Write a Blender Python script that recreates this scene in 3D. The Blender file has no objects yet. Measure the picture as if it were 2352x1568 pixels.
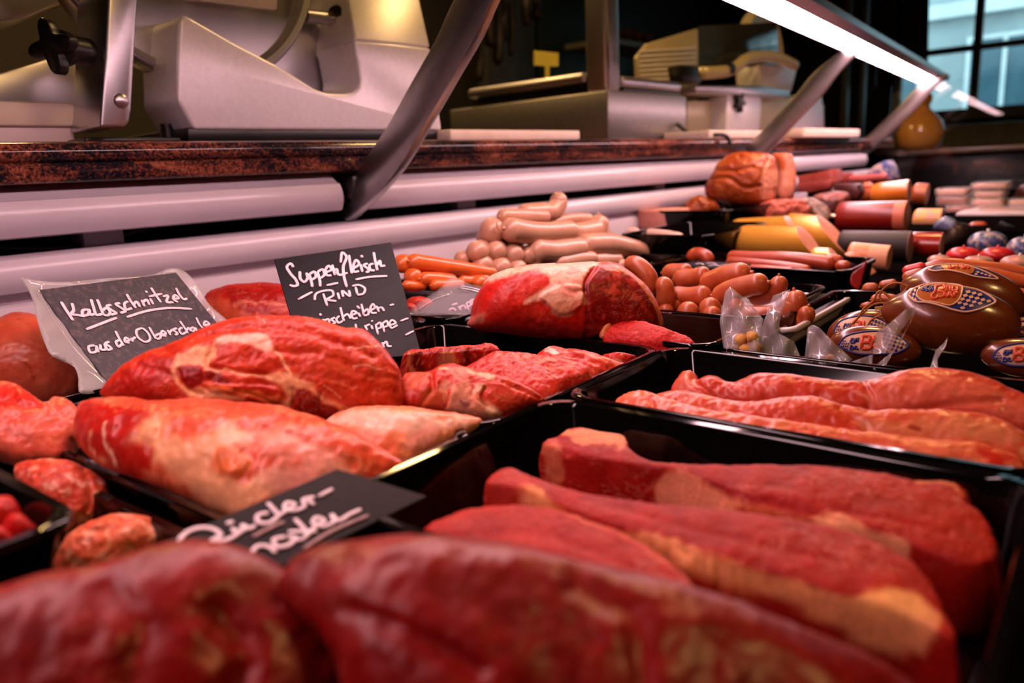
import bpy, bmesh, math, random
import numpy as np
from mathutils import Vector, Matrix, noise, geometry

random.seed(7)
SC = bpy.context.scene
COL = SC.collection

# ---------------------------------------------------------------- camera
PPX, PPY = 1176.0, 784.0                       # image centre, 2352 x 1568 frame
VPX, VPY = np.array([2600., 320.]), np.array([-1076., 510.])
FPX = math.sqrt(-np.dot(VPX - [PPX, PPY], VPY - [PPX, PPY]))
def _ray(p):
    return np.array([(p[0] - PPX) / FPX, (p[1] - PPY) / FPX, 1.0])
_rx = _ray(VPX); _rx /= np.linalg.norm(_rx)
_ry = _ray(VPY); _ry /= np.linalg.norm(_ry)
RW = np.array([_rx, _ry, np.cross(_rx, _ry)])  # world from camera (x right, y down, z forward)
CAM = np.array([0.0, 0.0, 0.17])               # tray rims lie at z = 0
cd = bpy.data.cameras.new('camera')
cam = bpy.data.objects.new('camera', cd); COL.objects.link(cam)
cd.sensor_width = 36.0
cd.lens = FPX / 2352.0 * 36.0
cd.clip_start = 0.01
cd.dof.use_dof = True
cd.dof.focus_distance = 0.76
cd.dof.aperture_fstop = 4.6
M = Matrix.Identity(4)
for i in range(3):
    M[i][0] = RW[i, 0]; M[i][1] = -RW[i, 1]; M[i][2] = -RW[i, 2]; M[i][3] = CAM[i]
cam.matrix_world = M
SC.camera = cam

# ---------------------------------------------------------------- world, exposure
w = bpy.data.worlds.new('world'); SC.world = w; w.use_nodes = True
wb = w.node_tree.nodes['Background']
wb.inputs[0].default_value = (0.50, 0.76, 0.86, 1); wb.inputs[1].default_value = 3.2
SC.view_settings.view_transform = 'Standard'
SC.view_settings.look = 'None'
SC.view_settings.gamma = 1.0
SC.view_settings.use_curve_mapping = False
SC.view_settings.exposure = 0.06

LAMP_TUBE = 27.0          # strength of the strip light over the counter
LAMP_TUBE_COL = (1.0, 0.58, 0.62, 1)
LAMP_WARM = 62.0          # strength of the round ceiling lamps
LAMP_WARM_COL = (1.0, 0.58, 0.20, 1)

# ---------------------------------------------------------------- pixel helpers
def wr(p):
    return RW @ _ray(p)
def PZ(px, py, z=0.0):
    d = wr((px, py)); return CAM + d * ((z - CAM[2]) / d[2])
def PYp(px, py, y):
    d = wr((px, py)); return CAM + d * (y / d[1])
def PXp(px, py, x):
    d = wr((px, py)); return CAM + d * (x / d[0])
def at(px, py, k, v):
    return {'x': PXp, 'y': PYp, 'z': PZ}[k](px, py, v)
def depth_of(P):
    return float(RW.T[2] @ (np.array(P) - CAM))
def proj(P):
    P = np.asarray(P, float)
    c = (P - CAM) @ RW
    return np.stack([PPX + FPX * c[..., 0] / c[..., 2], PPY + FPX * c[..., 1] / c[..., 2]], -1)
ZO = dict(Z1=(0, 0, .3335), Z2=(700, 0, .3335), Z3=(1400, 0, .4048), Z4=(0, 520, .3444), Z5=(780, 420, .3061),
          Z6=(1380, 330, .2678), Z7=(1880, 330, .2041), Z8=(1600, 560, .3197), Y1=(0, 880, .4389),
          Y2=(600, 900, .4260), Y3=(1200, 950, .4898), Y4=(180, 700, .3316), Y5=(880, 580, .3486),
          K=(40, 590, .2211), SP=(610, 540, .1913), RD=(340, 1060, .2806), WW=(900, 430, .2551),
          RS=(1380, 560, .2466), BW=(1880, 580, .2007), P=(0, 0, 1.0))
def q(tag, pts):
    x0, y0, s = ZO[tag]
    return [(x0 + s * a, y0 + s * b) for a, b in pts]

class Plane:
    """plane through the point seen at pixel (px,py) at height z; az/el of the normal in degrees (az None = towards the camera)"""
    def __init__(self, px, py, k, v, az=None, el=45):
        self.p = at(px, py, k, v)
        if az is None:
            d = CAM - self.p; a = math.atan2(d[1], d[0])
        else:
            a = math.radians(az)
        e = math.radians(el)
        self.n = np.array([math.cos(a) * math.cos(e), math.sin(a) * math.cos(e), math.sin(e)])
        u = np.cross([0, 0, 1.0], self.n); u /= np.linalg.norm(u)
        self.u = u; self.v = np.cross(self.n, u)
    def __call__(self, p, off=0.0):
        d = wr(p); t = ((self.p + self.n * off - CAM) @ self.n) / (d @ self.n)
        return CAM + t * d
    def to2(self, P):
        r = np.asarray(P) - self.p
        return np.stack([r @ self.u, r @ self.v], -1)
    def to3(self, uv):
        uv = np.asarray(uv)
        return self.p + uv[..., :1] * self.u + uv[..., 1:2] * self.v

# ---------------------------------------------------------------- object helpers
BASE = {}
def tag(o, label=None, cat=None, group=None, kind=None):
    if label: o['label'] = label
    if cat: o['category'] = cat
    if group: o['group'] = group
    if kind: o['kind'] = kind
    return o
def thing(name, base, label, cat, group=None):
    o = bpy.data.objects.new(name, None); COL.objects.link(o)
    o.empty_display_size = 0.02
    o.location = [float(c) for c in base]; BASE[o.name] = np.array(base, float)
    return tag(o, label, cat, group)
def mk(name, verts, faces, mat, parent=None, smooth=True, label=None, cat=None, group=None, kind=None,
       sharp=None, col=None, mats=None, midx=None):
    V = np.asarray(verts, float)
    if parent is not None:
        base = BASE[parent.name]
    else:
        mn, mx = V.min(0), V.max(0)
        base = np.array([(mn[0] + mx[0]) / 2, (mn[1] + mx[1]) / 2, mn[2]])
    me = bpy.data.meshes.new(name)
    me.from_pydata((V - base).tolist(), [], [list(map(int, f)) for f in faces])
    me.validate()
    if mats:
        for m in mats: me.materials.append(m)
        if midx is not None: me.polygons.foreach_set('material_index', np.asarray(midx, dtype=np.int32))
    else:
        me.materials.append(mat)
    me.polygons.foreach_set('use_smooth', [smooth] * len(me.polygons))
    if sharp is not None and smooth:
        me.set_sharp_from_angle(angle=math.radians(sharp))
    if col is not None:
        a = me.color_attributes.new('Col', 'FLOAT_COLOR', 'POINT')
        c = np.ones((len(V), 4), dtype=np.float32); c[:, :3] = col
        a.data.foreach_set('color', c.ravel())
    me.update()
    o = bpy.data.objects.new(name, me); COL.objects.link(o)
    if parent is not None:
        o.parent = parent
    else:
        o.location = base.tolist()
    BASE[o.name] = base
    return tag(o, label, cat, group, kind)
def struct(name, verts, faces, mat, parent=None, **k):
    return mk(name, verts, faces, mat, parent, kind=None if parent else 'structure', **k)
def clone(o, dloc, label=None, group=None):
    c = o.copy(); COL.objects.link(c)
    c.location = Vector(o.location) + Vector(dloc)
    BASE[c.name] = BASE[o.name] + np.array(dloc)
    if label: c['label'] = label
    if group: c['group'] = group
    for ch in list(o.children):
        d = ch.copy(); COL.objects.link(d); d.parent = c
        for g in list(ch.children):
            e = g.copy(); COL.objects.link(e); e.parent = d
    return c

# ---------------------------------------------------------------- mesh builders -> (verts, faces)
def join(*parts):
    V, F, n = [], [], 0
    for v, f in parts:
        v = np.asarray(v); V.append(v); F += [[i + n for i in g] for g in f]; n += len(v)
    return np.concatenate(V), F
def rings_mesh(rings, closed=True, cap0=True, cap1=True):
    n = len(rings[0]); V = np.concatenate(rings); F = []
    for r in range(len(rings) - 1):
        for i in range(n if closed else n - 1):
            j = (i + 1) % n
            F.append([r * n + i, r * n + j, (r + 1) * n + j, (r + 1) * n + i])
    if cap0: F.append(list(range(n))[::-1])
    if cap1: F.append([(len(rings) - 1) * n + i for i in range(n)])
    return V, F
def rrect(x0, x1, y0, y1, r, z, seg=5):
    r = min(r, (x1 - x0) / 2 - 1e-5, (y1 - y0) / 2 - 1e-5); P = []
    for cx, cy, a0 in ((x1 - r, y1 - r, 0), (x0 + r, y1 - r, 90), (x0 + r, y0 + r, 180), (x1 - r, y0 + r, 270)):
        for i in range(seg + 1):
            a = math.radians(a0 + 90 * i / seg); P.append((cx + r * math.cos(a), cy + r * math.sin(a), z))
    return np.array(P)
def rbox(x0, x1, y0, y1, z0, z1, r=0.004, b=0.002):
    R = []
    for z, i in ((z0, b), (z0 + b * .3, b * .3), (z0 + b, 0), (z1 - b, 0), (z1 - b * .3, b * .3), (z1, b)):
        R.append(rrect(x0 + i, x1 - i, y0 + i, y1 - i, max(r - i * .5, 1e-4), z))
    return rings_mesh(R)
def catmull(pts, n, closed=False):
    P = np.asarray(pts, float); m = len(P)
    seg = m if closed else m - 1
    out = []
    d = []
    for i in range(seg):
        d.append(np.linalg.norm(P[(i + 1) % m] - P[i]) + 1e-9)
    cum = np.concatenate([[0], np.cumsum(d)]); tot = cum[-1]
    ts = np.linspace(0, tot, n, endpoint=not closed)
    for t in ts:
        i = min(int(np.searchsorted(cum, t, side='right') - 1), seg - 1)
        f = (t - cum[i]) / d[i]
        if closed:
            p0, p1, p2, p3 = P[(i - 1) % m], P[i], P[(i + 1) % m], P[(i + 2) % m]
        else:
            p1, p2 = P[i], P[i + 1]
            p0 = P[i - 1] if i > 0 else 2 * p1 - p2
            p3 = P[i + 2] if i + 2 < m else 2 * p2 - p1
        # centripetal-like damping of tangents on uneven spacing
        d1 = d[i]; d0 = d[(i - 1) % len(d)] if (closed or i > 0) else d1; d2 = d[(i + 1) % len(d)] if (closed or i + 1 < len(d)) else d1
        m1 = ((p1 - p0) / d0 * d1 + (p2 - p1) / d1 * d0) / (d0 + d1) * d1
        m2 = ((p2 - p1) / d1 * d2 + (p3 - p2) / d2 * d1) / (d1 + d2) * d1
        f2, f3 = f * f, f * f * f
        out.append((2 * f3 - 3 * f2 + 1) * p1 + (f3 - 2 * f2 + f) * m1 + (-2 * f3 + 3 * f2) * p2 + (f3 - f2) * m2)
    return np.array(out)
def sweep(path, rad, seg=12, up=None, flat=1.0, cap=True):
    """tube along path; rad = scalar or array; flat scales the section along 'up'"""
    P = np.asarray(path, float); n = len(P)
    rad = np.full(n, rad) if np.isscalar(rad) else np.asarray(rad)
    T = np.gradient(P, axis=0); T /= np.linalg.norm(T, axis=1)[:, None] + 1e-12
    if up is None:
        up = np.array([0, 0, 1.0]) if abs(T[0][2]) < .9 else np.array([1.0, 0, 0])
        fixed = False
    else:
        up = np.asarray(up, float); fixed = True
    R = []; B = up
    for i in range(n):
        if fixed: B = up
        B = B - T[i] * (B @ T[i]); B = B / (np.linalg.norm(B) + 1e-12)
        S = np.cross(T[i], B)
        a = np.arange(seg) * 2 * math.pi / seg
        R.append(P[i] + rad[i] * (np.cos(a)[:, None] * S + flat * np.sin(a)[:, None] * B))
    return rings_mesh(R, True, cap, cap)
def lathe(profile, centre, axis=(0, 0, 1), seg=32, cap=True):
    ax = np.asarray(axis, float); ax /= np.linalg.norm(ax)
    u = np.cross(ax, [0, 0, 1.0] if abs(ax[2]) < .9 else [1.0, 0, 0]); u /= np.linalg.norm(u); v = np.cross(ax, u)
    a = np.arange(seg) * 2 * math.pi / seg
    R = [np.asarray(centre) + ax * h + r * (np.cos(a)[:, None] * u + np.sin(a)[:, None] * v) for r, h in profile]
    return rings_mesh(R, True, cap, cap)
def prism(poly3, vec, bevel=0.0, seg=2, zmin=None):
    """extrude a planar polygon by vec, bevelled edges"""
    bm = bmesh.new()
    P = [bm.verts.new(p) for p in poly3]; Q = [bm.verts.new(np.asarray(p) + vec) for p in poly3]
    n = len(P)
    bm.faces.new(P); bm.faces.new(Q[::-1])
    for i in range(n):
        j = (i + 1) % n; bm.faces.new([P[j], P[i], Q[i], Q[j]])
    bmesh.ops.recalc_face_normals(bm, faces=bm.faces)
    if bevel > 0:
        bmesh.ops.bevel(bm, geom=list(bm.edges), offset=bevel, segments=seg, profile=.5, affect='EDGES', clamp_overlap=True)
    bm.verts.index_update()
    V = np.array([v.co[:] for v in bm.verts]); F = [[v.index for v in f.verts] for f in bm.faces]
    bm.free()
    if zmin is not None: V[:, 2] = np.maximum(V[:, 2], zmin)
    return V, F
def strokes(lines, pl, wid, off=0.0008, tag_=None, n=14):
    """hand-lettering: pixel polylines laid on a plane as flattened paint strokes"""
    parts = []
    for ln in lines:
        pts = q(tag_, ln) if tag_ else ln
        P = np.array([pl(p, off) for p in pts])
        if len(P) > 2: P = catmull(P, max(n, 5 * len(P)))
        else: P = np.array([P[0] + (P[1] - P[0]) * t for t in np.linspace(0, 1, 5)])
        m = len(P); r = np.full(m, wid); r[0] *= .7; r[-1] *= .7
        parts.append(sweep(P, r, 8, up=pl.n, flat=.3))
    return join(*parts)
# ---------------------------------------------------------------- materials
def S(h):
    h = h.lstrip('#'); c = [int(h[i:i + 2], 16) / 255 for i in (0, 2, 4)]
    return tuple((x / 12.92 if x <= .04045 else ((x + .055) / 1.055) ** 2.4) for x in c)
MATS = {}
def _new(name):
    m = bpy.data.materials.new(name); m.use_nodes = True
    nt = m.node_tree; b = nt.nodes['Principled BSDF']; MATS[name] = m
    return m, nt, b
def _noise(nt, scale, detail=4, rough=.6, vec='Object', dist=0.0, stretch=None):
    tc = nt.nodes.new('ShaderNodeTexCoord'); n = nt.nodes.new('ShaderNodeTexNoise')
    n.inputs['Scale'].default_value = scale; n.inputs['Detail'].default_value = detail
    n.inputs['Roughness'].default_value = rough; n.inputs['Distortion'].default_value = dist
    src = tc.outputs[vec]
    if stretch:
        mp = nt.nodes.new('ShaderNodeMapping'); mp.inputs['Scale'].default_value = stretch
        nt.links.new(src, mp.inputs[0]); src = mp.outputs[0]
    nt.links.new(src, n.inputs['Vector']); return n
def _ramp(nt, fac, stops):
    r = nt.nodes.new('ShaderNodeValToRGB'); e = r.color_ramp.elements
    while len(e) < len(stops): e.new(.5)
    for i, (p, c) in enumerate(stops):
        e[i].position = p; e[i].color = (*c, 1) if len(c) == 3 else c
    nt.links.new(fac, r.inputs[0]); return r
def _bump(nt, b, src, strength, dist):
    bp = nt.nodes.new('ShaderNodeBump'); bp.inputs['Strength'].default_value = strength; bp.inputs['Distance'].default_value = dist
    nt.links.new(src, bp.inputs['Height']); nt.links.new(bp.outputs[0], b.inputs['Normal']); return bp
def mat(name, c1, c2=None, rough=.4, metal=0.0, scale=30, bump=0.0, bscale=None, spec=.5, sss=0.0, coat=0.0, stretch=None, lo=.35, hi=.65, rvar=0.0):
    if name in MATS: return MATS[name]
    m, nt, b = _new(name)
    c2 = c2 or tuple(x * .85 for x in c1)
    n = _noise(nt, scale, stretch=stretch)
    r = _ramp(nt, n.outputs['Fac'], [(lo, c1), (hi, c2)])
    nt.links.new(r.outputs[0], b.inputs['Base Color'])
    b.inputs['Roughness'].default_value = rough; b.inputs['Metallic'].default_value = metal
    b.inputs['Specular IOR Level'].default_value = spec
    if rvar:
        mr = nt.nodes.new('ShaderNodeMapRange'); mr.inputs['To Min'].default_value = rough - rvar; mr.inputs['To Max'].default_value = rough + rvar
        nt.links.new(n.outputs['Fac'], mr.inputs[0]); nt.links.new(mr.outputs[0], b.inputs['Roughness'])
    if sss:
        b.inputs['Subsurface Weight'].default_value = sss; b.inputs['Subsurface Radius'].default_value = (1, .25, .15); b.inputs['Subsurface Scale'].default_value = .004
    if coat:
        b.inputs['Coat Weight'].default_value = coat; b.inputs['Coat Roughness'].default_value = .12
    if bump:
        nb = _noise(nt, bscale or scale * 3, stretch=stretch); _bump(nt, b, nb.outputs['Fac'], bump, .002)
    return m
def meat_mat(name, fib=220, stretch=(1, 1, 1), rough=.42, bump=.20, var=.16, coat=.06, spec=.28, streak=.30, strk=(1, 4, 4)):
    """raw meat: pigment from the mesh's colour attribute, fine fibre grain and wet relief from noise"""
    m, nt, b = _new(name)
    at_ = nt.nodes.new('ShaderNodeAttribute'); at_.attribute_name = 'Col'
    n1 = _noise(nt, 70, 5, .65); n2 = _noise(nt, fib, 4, .6, stretch=stretch, dist=.4)
    mr = nt.nodes.new('ShaderNodeMapRange'); mr.inputs['From Min'].default_value = .3; mr.inputs['From Max'].default_value = .7
    mr.inputs['To Min'].default_value = 1 - var; mr.inputs['To Max'].default_value = 1 + var
    nt.links.new(n1.outputs['Fac'], mr.inputs[0])
    mr2 = nt.nodes.new('ShaderNodeMapRange'); mr2.inputs['From Min'].default_value = .3; mr2.inputs['From Max'].default_value = .7
    mr2.inputs['To Min'].default_value = 1 - var; mr2.inputs['To Max'].default_value = 1 + var
    nt.links.new(n2.outputs['Fac'], mr2.inputs[0])
    mu = nt.nodes.new('ShaderNodeMath'); mu.operation = 'MULTIPLY'
    nt.links.new(mr.outputs[0], mu.inputs[0]); nt.links.new(mr2.outputs[0], mu.inputs[1])
    mx = nt.nodes.new('ShaderNodeVectorMath'); mx.operation = 'SCALE'
    nt.links.new(at_.outputs['Color'], mx.inputs[0]); nt.links.new(mu.outputs[0], mx.inputs['Scale'])
    n3 = _noise(nt, 38, 5, .62, stretch=strk, dist=.6)          # thin pale sinew streaks
    rp = _ramp(nt, n3.outputs['Fac'], [(.478, (0, 0, 0)), (.50, (1, 1, 1)), (.522, (0, 0, 0))])
    n4 = _noise(nt, 30, 2); rq = _ramp(nt, n4.outputs['Fac'], [(.48, (0, 0, 0)), (.62, (streak, streak, streak))])
    m4 = nt.nodes.new('ShaderNodeMath'); m4.operation = 'MULTIPLY'; nt.links.new(rp.outputs[0], m4.inputs[0]); nt.links.new(rq.outputs[0], m4.inputs[1])
    mc = nt.nodes.new('ShaderNodeMix'); mc.data_type = 'RGBA'; nt.links.new(m4.outputs[0], mc.inputs['Factor'])
    nt.links.new(mx.outputs[0], mc.inputs['A']); mc.inputs['B'].default_value = (*S('eda58f'), 1)
    nt.links.new(mc.outputs['Result'], b.inputs['Base Color'])
    b.inputs['Roughness'].default_value = rough
    b.inputs['Specular IOR Level'].default_value = spec
    b.inputs['Subsurface Weight'].default_value = .18
    b.inputs['Subsurface Radius'].default_value = (1, .25, .15); b.inputs['Subsurface Scale'].default_value = .004
    b.inputs['Coat Weight'].default_value = coat; b.inputs['Coat Roughness'].default_value = .18
    ad = nt.nodes.new('ShaderNodeMath'); ad.operation = 'ADD'
    nt.links.new(n1.outputs['Fac'], ad.inputs[0]); nt.links.new(n2.outputs['Fac'], ad.inputs[1])
    bp = _bump(nt, b, ad.outputs[0], bump, .0015)
    nt.links.new(bp.outputs[0], b.inputs['Coat Normal'])
    return m
def emit_mat(name, col, st):
    m, nt, b = _new(name); nt.nodes.remove(b)
    e = nt.nodes.new('ShaderNodeEmission'); e.inputs[0].default_value = col; e.inputs[1].default_value = st
    nt.links.new(e.outputs[0], nt.nodes['Material Output'].inputs[0]); return m
def film_mat(name, tint=(.93, .9, .93), haze=.12, rough=.08, ior=1.5, gl=1.0):
    """thin clear film or pane: light passes straight, Fresnel gloss, a little milky haze"""
    m, nt, b = _new(name); nt.nodes.remove(b)
    tr = nt.nodes.new('ShaderNodeBsdfTransparent'); tr.inputs[0].default_value = (*tint, 1)
    df = nt.nodes.new('ShaderNodeBsdfDiffuse'); df.inputs[0].default_value = (.85, .85, .85, 1)
    g = nt.nodes.new('ShaderNodeBsdfGlossy'); g.inputs['Roughness'].default_value = rough
    fr = nt.nodes.new('ShaderNodeFresnel'); fr.inputs[0].default_value = ior
    m1 = nt.nodes.new('ShaderNodeMixShader'); m1.inputs[0].default_value = haze
    nt.links.new(tr.outputs[0], m1.inputs[1]); nt.links.new(df.outputs[0], m1.inputs[2])
    m2 = nt.nodes.new('ShaderNodeMixShader'); sc = nt.nodes.new('ShaderNodeMath'); sc.operation = 'MULTIPLY'; sc.inputs[1].default_value = gl
    nt.links.new(fr.outputs[0], sc.inputs[0]); nt.links.new(sc.outputs[0], m2.inputs[0])
    nt.links.new(m1.outputs[0], m2.inputs[1]); nt.links.new(g.outputs[0], m2.inputs[2])
    if haze > .02:
        n = _noise(nt, 60, 3); bp = nt.nodes.new('ShaderNodeBump'); bp.inputs['Strength'].default_value = .12; bp.inputs['Distance'].default_value = .002
        nt.links.new(n.outputs['Fac'], bp.inputs['Height']); nt.links.new(bp.outputs[0], g.inputs['Normal'])
    nt.links.new(m2.outputs[0], nt.nodes['Material Output'].inputs[0]); return m
def granite_mat():
    m, nt, b = _new('granite')
    n1 = _noise(nt, 9, 6, .7, stretch=(.6, 1, 2.2), dist=1.2); n2 = _noise(nt, 260, 4, .7)
    ad = nt.nodes.new('ShaderNodeMath'); ad.operation = 'ADD'
    nt.links.new(n1.outputs['Fac'], ad.inputs[0]); nt.links.new(n2.outputs['Fac'], ad.inputs[1])
    r = _ramp(nt, ad.outputs[0], [(.0, S('10151d')), (.46, S('131a24')), (.50, S('4a2a26')), (.56, S('8a4a36')), (.66, S('b07a62'))])
    dv = nt.nodes.new('ShaderNodeMath'); dv.operation = 'MULTIPLY'; dv.inputs[1].default_value = .5
    nt.links.new(ad.outputs[0], dv.inputs[0]); nt.links.new(dv.outputs[0], r.inputs[0])
    nt.links.new(r.outputs[0], b.inputs['Base Color']); b.inputs['Roughness'].default_value = .12
    return m

m_tray = mat('black_melamine', S('050404'), S('080606'), rough=.07, scale=8, spec=.3)
m_deck = mat('black_deck', S('070607'), S('0d0b0c'), rough=.9, scale=12, spec=.0)
m_pvc = mat('white_plastic', S('d4cad4'), S('ccc2cc'), rough=.24, scale=3)
m_pvcg = mat('grey_plastic', S('8b8890'), S('817e86'), rough=.35, scale=5)
m_steel = mat('brushed_steel', (.62, .60, .64), (.56, .54, .58), rough=.34, metal=1.0, scale=60, stretch=(1, 1, 12), rvar=.05)
m_alu = mat('cast_aluminium', (.90, .86, .95), (.84, .80, .89), rough=.34, metal=.2, scale=140, bump=.06)
m_bracket = mat('satin_bracket_steel', (.42, .40, .40), (.37, .35, .35), rough=.30, metal=1.0, scale=40)
m_scale = mat('scale_steel', (.38, .36, .36), (.34, .32, .32), rough=.38, metal=.85, scale=80)
m_black = mat('black_plastic', S('0c0b0c'), S('151314'), rough=.35, scale=40)
m_board = mat('white_cutting_board', S('f2e0d0'), S('e8d2c0'), rough=.5, scale=25, bump=.05)
m_gran = granite_mat()
m_chalk = mat('chalkboard', S('15161b'), S('0e0f13'), rough=.5, scale=55, bump=.05, spec=.2)
m_chalkw = mat('worn_chalkboard', S('36343e'), S('6a585a'), rough=.5, scale=160, lo=.48, hi=.85, spec=.25)
m_paint = mat('white_chalk_paint', S('ecdce4'), S('d8c4d0'), rough=.7, scale=200)
m_film = film_mat('plastic_sleeve_film', haze=.30, rough=.12, gl=.8)
m_bag = film_mat('clear_bag_film', haze=.2, rough=.14, gl=.6)
m_glass = film_mat('glass_pane', tint=(.97, .99, .99), haze=0.0, rough=.0, ior=1.5, gl=.6)
m_tube = emit_mat('lit_diffuser', LAMP_TUBE_COL, LAMP_TUBE)
m_lamp = emit_mat('lit_ceiling_lamp', LAMP_WARM_COL, LAMP_WARM)
m_meat = meat_mat('raw_meat')
m_meatS = meat_mat('silky_meat', fib=160, rough=.36, bump=.14, var=.10, coat=.10, streak=.22)
m_meatF = meat_mat('grained_beef', fib=420, rough=.5, bump=.5, var=.14, coat=.03, spec=.2, streak=.3, strk=(3, 1, 3))
m_meatD = meat_mat('dark_wet_beef', fib=120, rough=.4, bump=.12, var=.12, coat=.05, spec=.3, streak=.2)
m_wood = mat('dark_wood', S('3a2a1e'), S('2a1d15'), rough=.5, scale=6, stretch=(1, 1, 8))
# ---------------------------------------------------------------- the room
FL, CE = -0.95, 1.75
X0, X1, Y0, Y1 = -2.6, 7.5, -3.0, 3.2
m_wallw = mat('dark_plaster', S('2b2320'), S('221b19'), rough=.8, scale=4)
m_floor = mat('floor_tiles', S('5a4a40'), S('4a3c34'), rough=.5, scale=3)
m_ceil = mat('ceiling_paint', S('4a4038'), S('40372f'), rough=.9, scale=3)
def bx(x0, x1, y0, y1, z0, z1):
    V = [(x, y, z) for z in (z0, z1) for x, y in ((x0, y0), (x1, y0), (x1, y1), (x0, y1))]
    return np.array(V, float), [[3, 2, 1, 0], [4, 5, 6, 7], [0, 1, 5, 4], [1, 2, 6, 5], [2, 3, 7, 6], [3, 0, 4, 7]]
struct('floor', *bx(X0, X1, Y0, Y1, FL - .1, FL), m_floor, smooth=False)
struct('ceiling', *bx(X0, X1, Y0, Y1, CE, CE + .1), m_ceil, smooth=False)
struct('wall_left', *bx(X0 - .1, X0, Y0, Y1, FL, CE), m_wallw, smooth=False)
struct('wall_front', *bx(X0, X1, Y0 - .1, Y0, FL, CE), m_wallw, smooth=False)
struct('wall_back', *bx(X0, X1, Y1, Y1 + .1, FL, CE), m_wallw, smooth=False)
WY0, WY1, WZ0, WZ1 = -0.9, 1.66, 0.44, 1.62       # shop window opening in the far wall
struct('wall_far', *join(bx(X1, X1 + .15, Y0, WY0, FL, CE), bx(X1, X1 + .15, WY1, Y1, FL, CE),
       bx(X1, X1 + .15, WY0, WY1, FL, WZ0), bx(X1, X1 + .15, WY0, WY1, WZ1, CE)), m_wallw, smooth=False)
m_frame = mat('brown_window_frame', S('4a3526'), S('3c2a1e'), rough=.45, scale=10, stretch=(1, 1, 6))
W = thing('window_1', (X1 + .07, (WY0 + WY1) / 2, WZ0), 'large shop window with brown glazing bars at the far end', 'window')
del W['category']; W['kind'] = 'structure'
ys = [WY0, -0.33, 0.36, 1.06, WY1]; zs = [WZ0, 0.965, WZ1]
fr = [bx(X1 + .03, X1 + .10, WY0, WY1, WZ0, WZ0 + .05), bx(X1 + .03, X1 + .10, WY0, WY1, WZ1 - .05, WZ1),
      bx(X1 + .03, X1 + .10, WY0, WY0 + .05, WZ0 + .05, WZ1 - .05), bx(X1 + .03, X1 + .10, WY1 - .05, WY1, WZ0 + .05, WZ1 - .05)]
mk('window_frame', *join(*fr), m_frame, W, smooth=False)
for y in ys[1:-1]: mk('glazing_bar', *bx(X1 + .035, X1 + .095, y - .03, y + .03, WZ0 + .05, WZ1 - .05), m_frame, W, smooth=False)
mk('glazing_bar', *bx(X1 + .04, X1 + .09, WY0 + .05, WY1 - .05, .94, .99), m_frame, W, smooth=False)
for i in range(4):
    for j in range(2):
        mk('pane', *bx(X1 + .06, X1 + .066, ys[i] + .028, ys[i + 1] - .028, zs[j] + .02, zs[j + 1] - .02), m_glass, W, smooth=False)
mk('window_sill', *bx(X1 - .12, X1 + .03, WY0 - .05, WY1 + .05, WZ0 - .04, WZ0), m_frame, W, smooth=False)
# street facade outside
m_fac = mat('pale_facade', S('a9b4b4'), S('98a2a3'), rough=.8, scale=2)
m_fwin = mat('facade_window_glass', S('3f5a66'), S('56727d'), rough=.1, scale=1)
m_fwf = mat('facade_window_frame', S('d8e0e0'), S('c8d0d0'), rough=.6, scale=3)
FB = thing('street_building', (14, 0, FL), 'pale building facade across the street outside the shop window', 'building')
mk('wall', *bx(14, 15, -5, 8, FL, 7), m_fac, FB, smooth=False)
for yy in (-3.2, -1.6, 0.0, 1.6, 3.2, 4.8):
    for zz in (.3, 2.6):
        wf = mk('window', *join(bx(13.95, 14, yy - .5, yy - .44, zz, zz + 1.5), bx(13.95, 14, yy + .44, yy + .5, zz, zz + 1.5),
                bx(13.95, 14, yy - .44, yy + .44, zz, zz + .06), bx(13.95, 14, yy - .44, yy + .44, zz + 1.44, zz + 1.5), bx(13.95, 14, yy - .03, yy + .03, zz + .06, zz + 1.44)), m_fwf, FB, smooth=False)
        mk('pane', *bx(13.98, 13.995, yy - .44, yy + .44, zz + .06, zz + 1.44), m_fwin, wf, smooth=False)
mk('ledge', *bx(13.8, 14, -5, 8, 2.1, 2.3), m_fwf, FB, smooth=False)
tag(mk('street', *bx(7.65, 14, -8, 10, FL - .1, FL), mat('asphalt', S('6b7074'), S('5b6064'), rough=.9, scale=5), smooth=False), kind='structure')

# round warm ceiling lamps of the shop
def ceiling_lamp(what, x, y, label):
    t = thing('ceiling_lamp_' + what + '_offscreen', (x, y, CE - .12), label, 'lamp')
    mk('lamp_housing', *lathe([(.05, .12), (.17, .11), (.19, .05), (.19, .0), (.17, .0), (.17, .04), (.02, .05)], (x, y, CE - .12), seg=32), m_black, t, sharp=40)
    mk('lamp_diffuser_' + what + '_offscreen', *lathe([(.168, .03), (.15, .012), (.08, .004), (.01, .0)], (x, y, CE - .12), seg=32), m_lamp, t)
    return t
# their warm glints show on the slicer cover, the worktop machines and the wet meat and tray rims
for what, x, y, l in (('slicer', 0.9, 2.35, 'round warm ceiling lamp above the meat slicer'), ('scale', 2.5, 2.4, 'round warm ceiling lamp above the counter scale'),
                      ('display', 2.1, .45, 'round warm ceiling lamp above the golden sausages'), ('aisle', 0.3, -1.3, 'round warm ceiling lamp above the customer side')):
    ceiling_lamp(what, x, y, l)

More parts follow.
